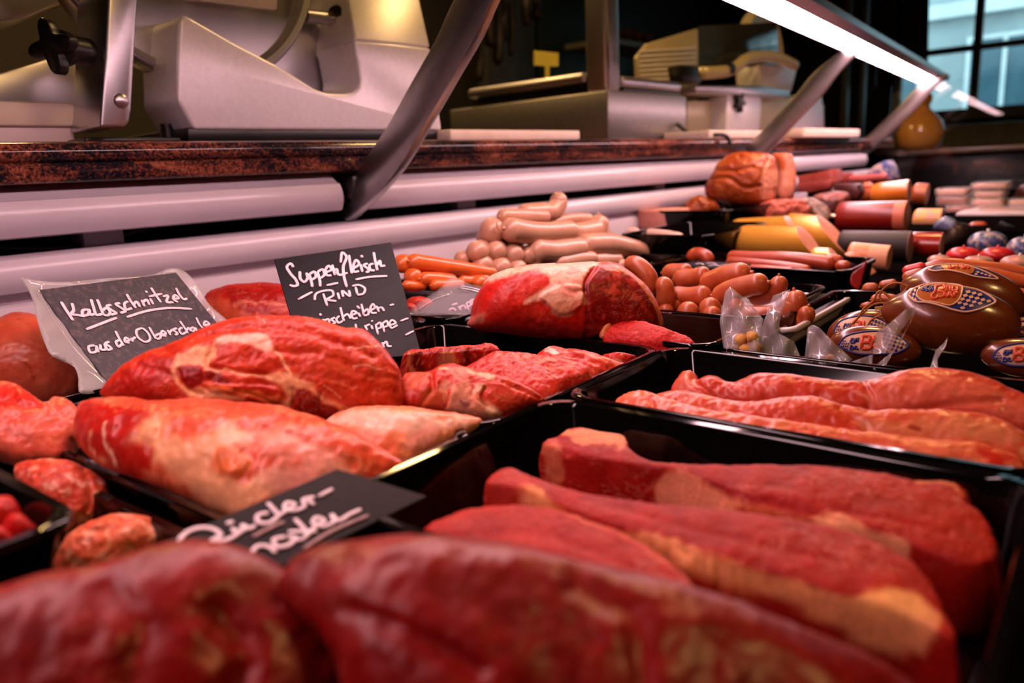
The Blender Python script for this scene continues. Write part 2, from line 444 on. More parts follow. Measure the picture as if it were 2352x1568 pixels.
# ---------------------------------------------------------------- back counter frame (runs slightly askew to the trays)
OB = np.array([.33, 1.0, 0.0]); _a = math.atan(-.045)
UB = np.array([math.cos(_a), math.sin(_a), 0]); NB = np.array([-math.sin(_a), math.cos(_a), 0]); ZB = np.array([0, 0, 1.0])
def L(u, v, z):
    return OB + UB * u + NB * v + ZB * z
def Lv(V):
    V = np.asarray(V, float); return OB + V[:, :1] * UB + V[:, 1:2] * NB + V[:, 2:] * ZB
def PB(px, py, v):
    d = wr((px, py)); return CAM + d * ((v + (OB - CAM) @ NB) / (d @ NB))
def PU(px, py, u):
    d = wr((px, py)); return CAM + d * ((u + (OB - CAM) @ UB) / (d @ UB))
def loc(P):
    r = np.asarray(P) - OB; return r @ UB, r @ NB, r[2]
def extrude_u(profile, u0, u1):
    """closed (v,z) profile swept along the counter"""
    A = np.array([L(u0, v, z) for v, z in profile]); B = np.array([L(u1, v, z) for v, z in profile])
    return rings_mesh([A, B])
def lbox(u0, u1, v0, v1, z0, z1, b=.004):
    V, F = rbox(u0, u1, v0, v1, z0, z1, b, b * .8); return Lv(V), F

UE = 3.55   # far end of the counter (local u)
# worktop: bullnose tier over a slab
prof = [(0.80, .184), (.004, .184), (.0, .188), (.0, .203), (.004, .206), (.010, .2075), (.006, .2095), (.001, .214), (.001, .222), (.006, .229), (.016, .2325), (.80, .2325)]
tag(mk('granite_worktop', *extrude_u(prof, -.9, UE), m_gran, sharp=50), 'polished red and black granite worktop behind the meat display', 'worktop')
tag(mk('worktop_apron', *extrude_u([(.012, .1824), (.012, .1838), (.06, .1838), (.06, .1824)], -.9, UE), mat('red_trim', S('5a2a22'), S('4a211b'), rough=.4, scale=10), sharp=50), 'thin dark red strip under the granite worktop edge', 'trim')
tag(mk('service_counter', *extrude_u([(.09, -.95), (.09, .1838), (.78, .1838), (.78, -.95)], -.9, UE), m_deck, smooth=False), 'dark body of the service counter under the granite worktop', 'counter')
def rail(name, u0, u1, zt, zb, label, slope=True):
    h = zt - zb
    p = []
    if slope:
        p += [(.06, zt + .017), (.030, zt + .017), (.008, zt + .001)]
    else:
        p += [(.05, zt + .004), (.012, zt + .003)]
    for i in range(9):
        a = i / 8; p.append((-.010 * math.sin(math.pi * (a * .8 + .1)) + .006, zt - h * a))
    p += [(.012, zb - .002), (.045, zb - .001)]
    return tag(mk(name, *extrude_u(p[::-1], u0, u1), m_pvc, sharp=35), label, 'rail')
rail('plastic_rail', -.9, .475, .165, .124, 'upper white plastic rail under the worktop, section behind the handwritten signs')
rail('plastic_rail', .53, 1.90, .165, .122, 'upper white plastic rail under the worktop, section behind the white sausages')
rail('plastic_rail', 1.95, UE - .4, .165, .122, 'upper white plastic rail under the worktop, short section beyond the meat loaf')
rail('plastic_rail', -.9, UE - .3, .099, .061, 'lower white plastic rail running behind the trays', slope=False)
tag(mk('recess_channel', *extrude_u([(.020, .0475), (.020, .0585), (.045, .0585), (.045, .0475)], -.9, UE - .3), m_pvc, smooth=False), 'narrow recessed channel below the lower white rail', 'trim')
tag(mk('back_panel', *extrude_u([(.006, -.07), (.002, .030), (.006, .044), (.012, .047), (.05, .047), (.05, -.07)], -.9, UE - .3), m_pvc, sharp=40), 'white back panel of the display below the recessed channel', 'panel')
for u in (.10, .78, 1.52, 2.3):
    tag(mk('rail_support', *lbox(u, u + .05, .045, .089, .06, .178, .002), m_pvcg, sharp=40), 'dark grey support post between the white plastic rails', 'post', 'posts behind the white rails')
tag(mk('cable', *sweep(catmull([L(-.02, .06, .118), L(.03, .06, .108), L(.09, .06, .104), L(.15, .06, .112), L(.2, .06, .122)], 24), .0035, 8), m_black), 'black cable sagging in the gap between the white rails', 'cable')

# display deck
tag(mk('display_deck', *rbox(-.45, 3.75, -.06, .93, -.11, -.075, .01, .004), m_deck, sharp=40), 'black display deck under all the meat trays', 'deck')
tag(mk('display_cabinet', *bx(-.45, 3.75, -.06, .80, FL, -.11), m_deck, smooth=False), 'black cabinet body carrying the meat display', 'cabinet')
# raised steps further along the display
tag(mk('display_step', *rbox(2.02, 3.7, .0, .80, -.075, -.012, .01, .004), m_deck, sharp=40), 'low black display step under the cold cuts', 'display step')

# end of the display: dark counter with a pale ledge
tag(mk('end_counter', *rbox(3.98, 4.75, -1.2, 1.5, FL, .150, .01, .004), mat('glossy_dark_panel', S('0c0908'), S('120d0c'), rough=.3, scale=5, spec=.12), sharp=40), 'dark glossy counter closing off the far end of the display', 'counter')
tag(mk('counter_ledge', *rbox(3.93, 4.8, -1.2, 1.5, .1505, .172, .008, .004), mat('brown_stone_ledge', S('6a5446'), S('574438'), rough=.3, scale=30), sharp=40), 'brown stone ledge on top of the far end counter', 'ledge')
tag(mk('glass_end_pane', *prism(np.array([(3.895, .04, -.0124), (3.847, .86, -.0124), (3.847, .86, .455), (3.895, .04, .455)]), np.array([.006, 0, 0]), 0), m_glass, smooth=False), 'clear glass pane standing at the far end of the display', 'glass pane')
tag(mk('pane_foot', *rbox(3.80, 3.92, .02, .9, -.075, -.0125, .004, .002), m_deck, sharp=40), 'black base rail holding the glass end pane', 'base rail')

# ---------------------------------------------------------------- curved brackets
lft = q('Z2', [(1025, 0), (900, 270), (770, 500), (545, 900), (340, 1200)])
rgt = q('Z2', [(290, 1525), (430, 1400), (650, 1150), (800, 900), (1030, 500), (1200, 200), (1285, 0)])
bk = q('Z2', [(350, 1210), (345, 1290), (310, 1380), (258, 1450), (262, 1500)])
bl = [PXp(a, b, .83) for a, b in lft]; br = [PXp(a, b, .83) for a, b in rgt]; bb = [PXp(a, b, .83) for a, b in bk]
top = [np.array([.83, .600, .462]), np.array([.83, .655, .462])]
outline = catmull(br + [top[0]], 30).tolist() + catmull([top[1]] + bl, 24).tolist() + [p.tolist() for p in bb]
def bracket(dx, dy, dz, label):
    t = thing('curved_bracket', np.array([.83 + dx, 1.0 + dy, .1 + dz]), label, 'bracket', 'curved steel brackets carrying the strip light')
    P = np.array(outline) + [dx, dy, dz]
    mk('arm', *prism(P, np.array([.022, .004, 0]), .0025, 2), m_bracket, t, sharp=35)
    c = np.array([.83 + dx, 1.005 + dy, .15 + dz])
    pl = np.array([PXp(a, b, .845) for a, b in q('Z2', [(170, 1190), (330, 1210), (335, 1300), (250, 1400), (200, 1330)])]) + [dx, dy, dz]
    mk('mounting_lug', *prism(pl, np.array([.03, 0, 0]), .002), m_bracket, t, sharp=35)
    return t
bracket(0, 0, 0, 'curved steel bracket rising beside the large meat slicer')
bracket(1.47, -.012, -.012, 'curved steel bracket rising behind the browned meat loaf')
bracket(2.72, -.015, -.005, 'curved steel bracket at the far end of the strip light')

# ---------------------------------------------------------------- strip light along the counter
A0, A1 = PZ(1683, 0, .45), PZ(2116, 190, .45); B0, B1 = PZ(1799, 0, .45), PZ(2165, 188, .45)
dA = (A1 - A0) / (A1[0] - A0[0]); dB = (B1 - B0) / (B1[0] - B0[0])
def ea(x): return A0 + dA * (x - A0[0])
def eb(x): return B0 + dB * (x - B0[0])
XS, XE = -.7, A1[0]
SL = thing('strip_light', (ea(1.5) + eb(1.5)) / 2, 'long bright strip light in a metal housing hung over the counter', 'strip light')
def hsec(x, z):
    a, b = ea(x), eb(x); d = (b - a) / np.linalg.norm(b - a)
    return np.array([a - d * .006 + [0, 0, -.003], a - d * .008 + [0, 0, .012], a + d * .01 + [0, 0, .05], b - d * .01 + [0, 0, .05],
                     b + d * .030 + [0, 0, .02], b + d * .032 + [0, 0, .004], b + d * .004 + [0, 0, -.003], b + d * .003 + [0, 0, .01], a - d * .003 + [0, 0, .01]])
mk('light_housing', *rings_mesh([hsec(XS, 0), hsec(XE + .03, 0)]), m_steel, SL, smooth=False)
xj = [XS + .02, .22, 1.14, 2.06, 2.92, XE]
for i in range(5):
    a0, b0, a1, b1 = ea(xj[i]), eb(xj[i]), ea(xj[i + 1] - .025), eb(xj[i + 1] - .025)
    lo = [p + [0, 0, -.002] for p in (a0, b0, b1, a1)]
    hi = [p + [0, 0, .008] for p in (a0, b0, b1, a1)]
    mk('diffuser', np.array(lo + hi), [[3, 2, 1, 0], [4, 5, 6, 7], [0, 1, 5, 4], [1, 2, 6, 5], [2, 3, 7, 6], [3, 0, 4, 7]], m_tube, SL, smooth=False)

# ---------------------------------------------------------------- trays
def tray(name, x0, x1, y0, y1, zr, dep, label, r=.022, lip=.004, flare=.006, cat='tray', m=None, group=None):
    t = .003; zb = zr - dep
    R = [rrect(x0 + lip + flare + .02, x1 - lip - flare - .02, y0 + lip + flare + .02, y1 - lip - flare - .02, r, zb),
         rrect(x0 + lip + flare + .004, x1 - lip - flare - .004, y0 + lip + flare + .004, y1 - lip - flare - .004, r, zb + .003),
         rrect(x0 + lip + flare, x1 - lip - flare, y0 + lip + flare, y1 - lip - flare, r, zb + .010),
         rrect(x0 + lip, x1 - lip, y0 + lip, y1 - lip, r, zr - .006),
         rrect(x0 + lip * .3, x1 - lip * .3, y0 + lip * .3, y1 - lip * .3, r, zr - .006),
         rrect(x0, x1, y0, y1, r, zr - .004), rrect(x0, x1, y0, y1, r, zr - .0015),
         rrect(x0 + .0012, x1 - .0012, y0 + .0012, y1 - .0012, r, zr),
         rrect(x0 + lip + t * .6, x1 - lip - t * .6, y0 + lip + t * .6, y1 - lip - t * .6, r, zr - .0005),
         rrect(x0 + lip + t, x1 - lip - t, y0 + lip + t, y1 - lip - t, r, zr - .003),
         rrect(x0 + lip + flare + t, x1 - lip - flare - t, y0 + lip + flare + t, y1 - lip - flare - t, r, zb + .012),
         rrect(x0 + lip + flare + t + .005, x1 - lip - flare - t - .005, y0 + lip + flare + t + .005, y1 - lip - flare - t - .005, r, zb + .005),
         rrect(x0 + lip + flare + t + .02, x1 - lip - flare - t - .02, y0 + lip + flare + t + .02, y1 - lip - flare - t - .02, r, zb + .004)]
    return tag(mk(name, *rings_mesh(R), m or m_tray, sharp=50), label, cat, group)
G = 'black melamine trays set edge to edge'
tray('meat_tray', .236, .458, .016, .331, .0, .062, 'deep black tray holding three strips of red beef', group=G)
tray('meat_tray', .464, .650, .012, .329, .0, .062, 'deep black tray holding pink pork fillets', group=G)
tray('meat_tray', .020, .230, .030, .335, -.012, .055, 'black tray under the dark wet beef pieces', group=G)
tray('meat_tray', .020, .188, .340, .720, -.012, .05, 'black tray of pale pink pork cuts', group=G)
tray('meat_tray', -.08, .128, .350, .53, .030, .040, 'small black tray of red diced meat set on the pork tray', group=G)
tray('meat_tray', .194, .379, .336, .690, -.004, .058, 'black tray under the veal with the large fatty cuts', group=G)
tray('meat_tray', .385, .655, .337, .640, -.004, .055, 'black tray of beef slices with bone', group=G)
tray('meat_tray', .662, .803, .294, .616, .0, .045, 'shallow black tray under the round beef roast', group=G)
tray('meat_tray', .10, .379, .700, .965, .0, .055, 'black tray behind the veal sign with a round pink cut', group=G)
tray('meat_tray', .385, .655, .648, .965, .0, .055, 'black tray behind the soup meat sign with marbled beef', group=G)
tray('meat_tray', .662, .803, .624, .965, .0, .055, 'black tray with a bagged sign beside the roast', group=G)
tray('meat_tray', .810, 1.03, .624, .965, .0, .055, 'black tray of orange wiener sausages', group=G)
tray('meat_tray', .810, 1.06, .300, .616, .0, .055, 'black tray heaped with short red sausages', group=G)
tray('meat_tray', 1.036, 1.34, .624, .955, .0, .055, 'black tray under the heap of pale white sausages', group=G)
tray('meat_tray', .657, 1.03, -.03, .286, .0, .06, 'black tray of round sausages with chequered labels', group=G)
# ---------------------------------------------------------------- solid lumps grown from an outline
def seg_dist(P, A, B):
    d = B - A; t = np.clip(((P - A) @ d) / (d @ d + 1e-12), 0, 1)
    return np.linalg.norm(P - (A + t[:, None] * d), axis=1)
def line_dist(P, pts):
    pts = np.asarray(pts, float); r = np.full(len(P), 1e9)
    for i in range(len(pts) - 1): r = np.minimum(r, seg_dist(P, pts[i], pts[i + 1]))
    return r
def inside(P, poly):
    poly = np.asarray(poly, float); c = np.zeros(len(P), bool); j = len(poly) - 1
    for i in range(len(poly)):
        xi, yi = poly[i]; xj, yj = poly[j]
        k = ((yi > P[:, 1]) != (yj > P[:, 1])) & (P[:, 0] < (xj - xi) * (P[:, 1] - yi) / (yj - yi + 1e-12) + xi)
        c ^= k; j = i
    return c
def sstep(x):
    x = np.clip(x, 0, 1); return x * x * (3 - 2 * x)
def nz(P, sc, seed=0.0, oct=3):
    return np.array([noise.fractal(Vector((p[0] * sc + seed, p[1] * sc - seed, p[2] * sc + seed * .7)), 1.0, 2.0, oct) for p in P])
def lump(name, poly, pl, tf, tb, mat_, label, cat, n=2600, e=.5, base=((.5, .05, .03), (.6, .08, .05)), layers=(), grooves=(),
         amp=.0015, nsc=60, seed=1.0, group=None, warp=9.0, parent=None, fscale=140, edge=0.0, mus=(), cut=None, sat=1.28, gain=.84, skirt=0.0, bulge=.002):
    B2 = pl.to2(np.array([pl(p) for p in poly]))
    a = 0.5 * abs(np.sum(B2[:, 0] * np.roll(B2[:, 1], -1) - B2[:, 1] * np.roll(B2[:, 0], -1)))
    h = math.sqrt(a / n)
    per = np.sum(np.linalg.norm(B2 - np.roll(B2, -1, 0), axis=1))
    nb = max(40, int(per / h))
    C = catmull(B2, nb, True)
    if edge > 0:
        C3 = pl.to3(C); dn = nz(C3, 220, seed + 5, 3); cc = C - C.mean(0); C = C + cc / (np.linalg.norm(cc, axis=1)[:, None] + 1e-9) * (dn * edge)[:, None]
    mn, mx = C.min(0), C.max(0)
    gx = np.arange(mn[0], mx[0], h); gy = np.arange(mn[1], mx[1], h * .866)
    G = np.array([(x + (h / 2 if j % 2 else 0), y) for j, y in enumerate(gy) for x in gx])
    G = G[inside(G, C)]
    d = np.full(len(G), 1e9)
    for i in range(nb): d = np.minimum(d, seg_dist(G, C[i], C[(i + 1) % nb]))
    k = d > h * .55; G = G[k]; d = d[k]
    pts = [Vector(p) for p in C] + [Vector(p) for p in G]
    r = geometry.delaunay_2d_cdt(pts, [(i, (i + 1) % nb) for i in range(nb)], [], 1, 1e-7)
    V2 = np.array([v[:] for v in r[0]]); F = [f for f in r[2]]; orig = r[3]
    isb = np.array([any(o < nb for o in ov) if len(ov) else True for ov in orig])
    dd = np.zeros(len(V2))
    for i in range(len(V2)):
        if not isb[i] and orig[i]: dd[i] = d[orig[i][0] - nb]
    E = set()
    for f in F:
        for i in range(3): E.add((min(f[i], f[i - 1]), max(f[i], f[i - 1])))
    E = np.array(list(E)); I = np.concatenate([E[:, 0], E[:, 1]]); J = np.concatenate([E[:, 1], E[:, 0]])
    deg = np.bincount(I, minlength=len(V2)).astype(float) + 1e-9
    dm = dd.max(); u = dd * (2 * dm - dd); c = h * h * .5
    for it in range(260):
        s = np.bincount(I, weights=u[J], minlength=len(V2)) / deg + c
        u = np.where(isb, 0, s)
    hh = (np.clip(u, 0, None) / u.max()) ** e
    P0 = pl.to3(V2)
    nf = len(V2)
    front = P0 + pl.n * (tf * hh)[:, None]
    back = P0 - pl.n * (tb * hh)[:, None]
    if cut is not None:
        # flatten with a cutting plane given by three pixels on the front surface plane
        pass
    pxf = proj(front)
    wn = np.stack([nz(front, 90, seed + 11, 3), nz(front, 90, seed + 23, 3)], -1)
    pw = pxf + wn * warp
    n1 = nz(front, nsc, seed); n2 = nz(front, nsc * 4, seed + 3)
    disp = amp * n1 + amp * .35 * n2
    for pts_, wd, dep in grooves:
        dl = line_dist(pxf + wn * warp * .4, catmull(np.array(pts_, float), 40) if len(pts_) > 2 else pts_)
        disp = disp - dep * np.exp(-(dl / wd) ** 2)
    for pts_, hgt, soft in mus:      # raised muscle or fat pads
        pp = catmull(np.array(pts_, float), 60, True)
        dl = np.full(nf, 1e9)
        for i in range(60): dl = np.minimum(dl, seg_dist(pxf, pp[i], pp[(i + 1) % 60]))
        disp = disp + hgt * np.where(inside(pxf, pp), sstep(dl / soft), 0)
    front = front + pl.n * (disp * np.where(isb, .25, 1.0))[:, None]
    c1, c2 = np.array(base[0]), np.array(base[1])
    def paint(P, pw):
        nf = len(P)
        m = sstep(.5 + nz(P, nsc, seed) * .9)[:, None]
        colf = c1 * (1 - m) + c2 * m
        fib = nz(P, fscale, seed + 40, 3)
        for ly in layers:
            if ly[0] == 'poly':
                _, pts_, col_, soft = ly[:4]; op = ly[4] if len(ly) > 4 else 1.0
                pp = catmull(np.array(pts_, float), 80, True)
                dl = np.full(nf, 1e9)
                for i in range(80): dl = np.minimum(dl, seg_dist(pw, pp[i], pp[(i + 1) % 80]))
                s = np.where(inside(pw, pp), dl, -dl)
                w_ = sstep(.5 + s / (2 * soft) + fib * .35) * op
            elif ly[0] == 'line':
                _, pts_, wd, col_ = ly[:4]; op = ly[4] if len(ly) > 4 else 1.0
                pp = catmull(np.array(pts_, float), 50) if len(pts_) > 2 else np.array(pts_, float)
                dl = line_dist(pw, pp); w_ = sstep(1.25 - dl / wd + fib * .3) * op
            elif ly[0] == 'noise':
                _, sc, th, col_, op = ly
                w_ = sstep((nz(P, sc, seed + 60, 4) - th) * 5) * op
            colf = colf * (1 - w_[:, None]) + np.array(col_) * w_[:, None]
        colf = np.clip(colf, 0, 1) * gain; colf[:, 1] **= sat; colf[:, 2] **= sat * 1.10
        return colf
    colf = paint(front, pw)
    if skirt > 0:
        # cut slab: the rim drops down as a side wall, closed below
        ring = [i for i in range(nf) if orig[i] and min(orig[i]) < nb]
        ring.sort(key=lambda i: min(orig[i]))
        R0 = front[ring]; cen = R0.mean(0); out = R0 - cen; out[:, 2] = 0; out /= np.linalg.norm(out, axis=1)[:, None] + 1e-9
        K = 9; VV = [front]; CC = [colf]; FF = [list(f) for f in F]; prev = ring; cnt = nf; m_ = len(ring)
        f0 = F[0]; nn = np.cross(P0[f0[1]] - P0[f0[0]], P0[f0[2]] - P0[f0[0]]) @ pl.n
        if nn < 0: FF = [f[::-1] for f in FF]
        for k in range(1, K + 1):
            t = k / K
            Rk = R0 - np.array([0, 0, skirt * t]) + out * (bulge * math.sin(math.pi * t) + .0012 * sstep(np.array(min(t * 4, 1.0))))
            Rk = Rk + out * (amp * 1.3 * nz(Rk, nsc, seed + 9))[:, None]
            pk = proj(Rk); wk = np.stack([nz(Rk, 90, seed + 11, 3), nz(Rk, 90, seed + 23, 3)], -1)
            VV.append(Rk); CC.append(paint(Rk, pk + wk * warp))
            idx = [cnt + i for i in range(m_)]; cnt += m_
            for i in range(m_):
                j2 = (i + 1) % m_; FF.append([prev[i], idx[i], idx[j2], prev[j2]])
            prev = idx
        FF.append(prev[::-1])
        o = mk(name, np.concatenate(VV), FF, mat_, parent, label=label, cat=cat, group=group, col=np.concatenate(CC))
        bm = bmesh.new(); bm.from_mesh(o.data); bmesh.ops.recalc_face_normals(bm, faces=bm.faces); bm.to_mesh(o.data); bm.free()
        return o
    # assemble, boundary shared
    mp = np.full(nf, -1); q_ = np.where(~isb)[0]; mp[q_] = nf + np.arange(len(q_)); mp[isb] = np.where(isb)[0]
    V = np.concatenate([front, back[q_]]); colb = (c1 + c2) / 2
    Cc = np.concatenate([colf, np.tile(colb, (len(q_), 1))])
    f0 = F[0]; nn = np.cross(P0[f0[1]] - P0[f0[0]], P0[f0[2]] - P0[f0[0]]) @ pl.n
    FF = [list(f) if nn > 0 else list(f)[::-1] for f in F]
    FB = [[mp[i] for i in f][::-1] for f in FF]
    return mk(name, V, FF + FB, mat_, parent, label=label, cat=cat, group=group, col=Cc)
# ---------------------------------------------------------------- raw meat (pigments)
VEAL = (S('b8442f'), S('cc5a41')); FAT = S('f2bf9e'); FATP = S('f6cdbd'); FATO = S('e88f62'); DKR = S('8a1f1c'); RED = S('b32a25'); PINK = S('e0836f')
PORK = (S('c9604f'), S('d8776a')); BEEF = (S('b02a24'), S('c23a31')); DBEEF = (S('8c1119'), S('a01c20'))
MEMB = S('e9a6a0')

# veal tray
lump('veal_cut', q('Y4', [(-25, 800), (20, 700), (170, 685), (400, 700), (600, 720), (900, 720), (1200, 740), (1450, 770), (1650, 830), (1800, 880), (2000, 950), (2130, 1040), (2260, 1110), (2180, 1220), (1900, 1360), (1600, 1490), (1200, 1540), (1000, 1450), (700, 1310), (350, 1170), (120, 1085), (10, 980)]),
     Plane(500, 1130, 'z', -.008, 222, 62), .030, .024, m_meatS, 'pale fat-streaked veal cut lying under the darker veal piece', 'meat', n=6000, base=(S('d4604a'), S('df7a63')), seed=2.2,
     amp=.0022, nsc=45, group=None,
     layers=[('poly', q('Y4', [(-30, 760), (60, 680), (300, 690), (480, 720), (540, 830), (480, 900), (520, 1000), (510, 1130), (400, 1180), (200, 1120), (40, 1000)]), S('b8302a'), 10),
             ('poly', q('Y4', [(540, 760), (640, 760), (600, 860), (720, 920), (950, 880), (1130, 870), (1160, 960), (1000, 1010), (960, 1150), (1060, 1210), (1250, 1180), (1400, 1130), (1500, 1200), (1350, 1330), (1100, 1480), (900, 1390), (750, 1270), (560, 1130), (500, 960), (360, 920)]), FAT, 18, .95),
             ('poly', q('Y4', [(1180, 900), (1400, 850), (1700, 960), (1850, 1080), (1980, 1150), (1700, 1300), (1400, 1350), (1300, 1180), (1500, 1080), (1300, 1000)]), S('eeb2aa'), 24, .85),
             ('poly', q('Y4', [(1540, 880), (1750, 900), (2000, 990), (2200, 1120), (2060, 1170), (1880, 1050)]), S('e06a50'), 26, .8),
             ('poly', q('Y4', [(960, 1010), (1050, 985), (1110, 1010), (1200, 1090), (1150, 1150), (1030, 1190), (970, 1120)]), FATO, 6),
             ('poly', q('Y4', [(1000, 800), (1080, 800), (1090, 870), (1180, 880), (1150, 960), (1000, 950), (950, 880)]), FATP, 10, .7),
             ('line', q('Y4', [(190, 820), (170, 930), (210, 1020), (250, 1100)]), 3.5, FATP), ('line', q('Y4', [(90, 880), (80, 960), (120, 1040), (240, 1090)]), 3.0, FAT),
             ('line', q('Y4', [(440, 1160), (560, 1200), (700, 1290)]), 5, FAT, .6)],
     grooves=[(q('Y4', [(540, 740), (560, 860), (500, 980), (520, 1130)]), 8, .0012), (q('Y4', [(1100, 860), (1300, 860), (1600, 960), (1900, 1100)]), 10, .0012)],
     mus=[(q('Y4', [(955, 1000), (1050, 980), (1110, 1010), (1205, 1090), (1150, 1160), (1030, 1200), (965, 1120)]), .0025, 9)])
lump('veal_cut', q('P', [(735, 985), (760, 962), (815, 948), (920, 946), (1010, 953), (1110, 970), (1070, 998), (985, 1050), (905, 1100), (850, 1100), (800, 1050)]),
     Plane(920, 1010, 'z', -.01, 222, 64), .020, .018, m_meatS, 'pale veal cut with a creamy fat cap beside the tray rim', 'meat', n=2600, base=(S('e79a7c'), S('ecaa90')), seed=5.1,
     layers=[('poly', q('P', [(740, 980), (770, 955), (900, 945), (1000, 955), (1080, 970), (1000, 990), (930, 990), (850, 985), (790, 975)]), FATP, 10),
             ('poly', q('P', [(830, 1005), (900, 1000), (960, 1030), (880, 1060)]), S('e27b58'), 14, .7), ('poly', q('P', [(930, 1000), (1010, 985), (990, 1020), (940, 1030)]), MEMB, 10, .8)])
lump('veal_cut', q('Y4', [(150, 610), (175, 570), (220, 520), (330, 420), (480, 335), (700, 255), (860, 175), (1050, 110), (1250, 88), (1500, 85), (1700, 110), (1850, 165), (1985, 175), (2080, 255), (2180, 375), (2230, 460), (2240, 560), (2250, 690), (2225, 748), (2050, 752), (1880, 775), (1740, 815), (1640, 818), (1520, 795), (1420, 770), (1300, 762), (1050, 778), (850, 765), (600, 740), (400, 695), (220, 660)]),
     Plane(600, 930, 'z', .012, 228, 26), .026, .030, m_meat, 'large raw veal piece with creamy sinew lying on top in the tray', 'meat', n=8500, e=.38, base=(S('bf432d'), S('d2583c')), seed=8.3, amp=.0014, nsc=70, warp=6,
     layers=[('poly', q('Y4', [(160, 610), (350, 430), (560, 340), (700, 420), (640, 560), (820, 660), (1000, 770), (600, 740), (300, 680)]), S('b32c22'), 16, .75),
             ('poly', q('Y4', [(1450, 300), (1800, 300), (2150, 420), (2230, 560), (2230, 740), (1900, 740), (1700, 600), (1500, 440)]), S('cb5a3e'), 20, .6),
             ('poly', q('Y4', [(640, 420), (720, 330), (830, 290), (950, 290), (935, 360), (890, 420), (1000, 450), (900, 470), (880, 440), (720, 425), (680, 450), (700, 540), (790, 580), (860, 640), (960, 660), (860, 670), (760, 620), (680, 560)]), FAT, 5),
             ('poly', q('Y4', [(860, 640), (1000, 655), (1160, 650), (1050, 620), (850, 575), (780, 580)]), FAT, 5),
             ('poly', q('Y4', [(920, 270), (1000, 215), (1150, 205), (1300, 210), (1340, 320), (1200, 270), (1060, 255)]), FATP, 5),
             ('line', q('Y4', [(1000, 445), (1150, 485), (1320, 480), (1440, 460)]), 4, FAT),
             ('line', q('Y4', [(1350, 320), (1430, 400), (1470, 470)]), 4, FAT),
             ('poly', q('Y4', [(1290, 500), (1420, 455), (1520, 500), (1680, 610), (1830, 700), (2000, 735), (1960, 765), (1800, 740), (1690, 660), (1600, 590), (1510, 600), (1480, 700), (1430, 770), (1330, 700), (1440, 650), (1400, 560)]), FAT, 6),
             ('line', q('Y4', [(900, 560), (1080, 600), (1300, 640), (1400, 655)]), 9, FATO), ('line', q('Y4', [(870, 540), (1000, 550), (1120, 580)]), 9, S('d9603c')),
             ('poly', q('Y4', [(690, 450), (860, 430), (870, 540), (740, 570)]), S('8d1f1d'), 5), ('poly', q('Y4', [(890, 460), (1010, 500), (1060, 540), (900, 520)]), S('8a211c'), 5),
             ('poly', q('Y4', [(1500, 600), (1570, 590), (1660, 660), (1640, 760), (1560, 790), (1480, 720)]), S('94281f'), 6), ('poly', q('Y4', [(1690, 690), (1790, 720), (1800, 760), (1650, 805)]), S('8a2019'), 5),  # dark muscle islands, here and below, with some shade put into the colour
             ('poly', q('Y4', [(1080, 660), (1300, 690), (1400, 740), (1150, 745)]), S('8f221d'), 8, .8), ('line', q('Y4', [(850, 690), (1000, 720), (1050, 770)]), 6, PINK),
             ('line', q('Y4', [(1860, 290), (2000, 290), (2120, 285)]), 1.8, FATP, .8), ('line', q('Y4', [(1900, 420), (2050, 430), (2180, 460)]), 1.6, FATP, .6),
             ('line', q('Y4', [(1240, 90), (1300, 130), (1290, 200)]), 1.6, FATP, .7), ('line', q('Y4', [(1700, 560), (1800, 640)]), 1.5, FATP, .6), ('line', q('Y4', [(620, 480), (600, 560), (560, 600)]), 2, PINK, .6)],
     grooves=[(q('Y4', [(560, 320), (800, 230), (1100, 160), (1500, 180), (1800, 260), (2050, 360)]), 9, .0022), (q('Y4', [(930, 270), (900, 420), (1000, 450), (1300, 480)]), 7, .0022), (q('Y4', [(1350, 330), (1600, 330), (1900, 420)]), 10, .0018),
              (q('Y4', [(1100, 600), (1300, 660), (1420, 720)]), 6, .0025), (q('Y4', [(1490, 590), (1480, 700)]), 4, .0022), (q('Y4', [(690, 450), (740, 570), (860, 620)]), 5, .0018), (q('Y4', [(1670, 620), (1650, 760)]), 4, .0022), (q('Y4', [(400, 420), (650, 500), (700, 620)]), 12, .0015), (q('Y4', [(1750, 500), (1950, 560), (2200, 600)]), 9, .0008), (q('Y4', [(1700, 410), (1950, 470), (2200, 520)]), 9, .0009)],
     mus=[(q('Y4', [(880, 540), (1000, 540), (1420, 640), (1400, 680), (1100, 630), (890, 580)]), .0022, 8)])
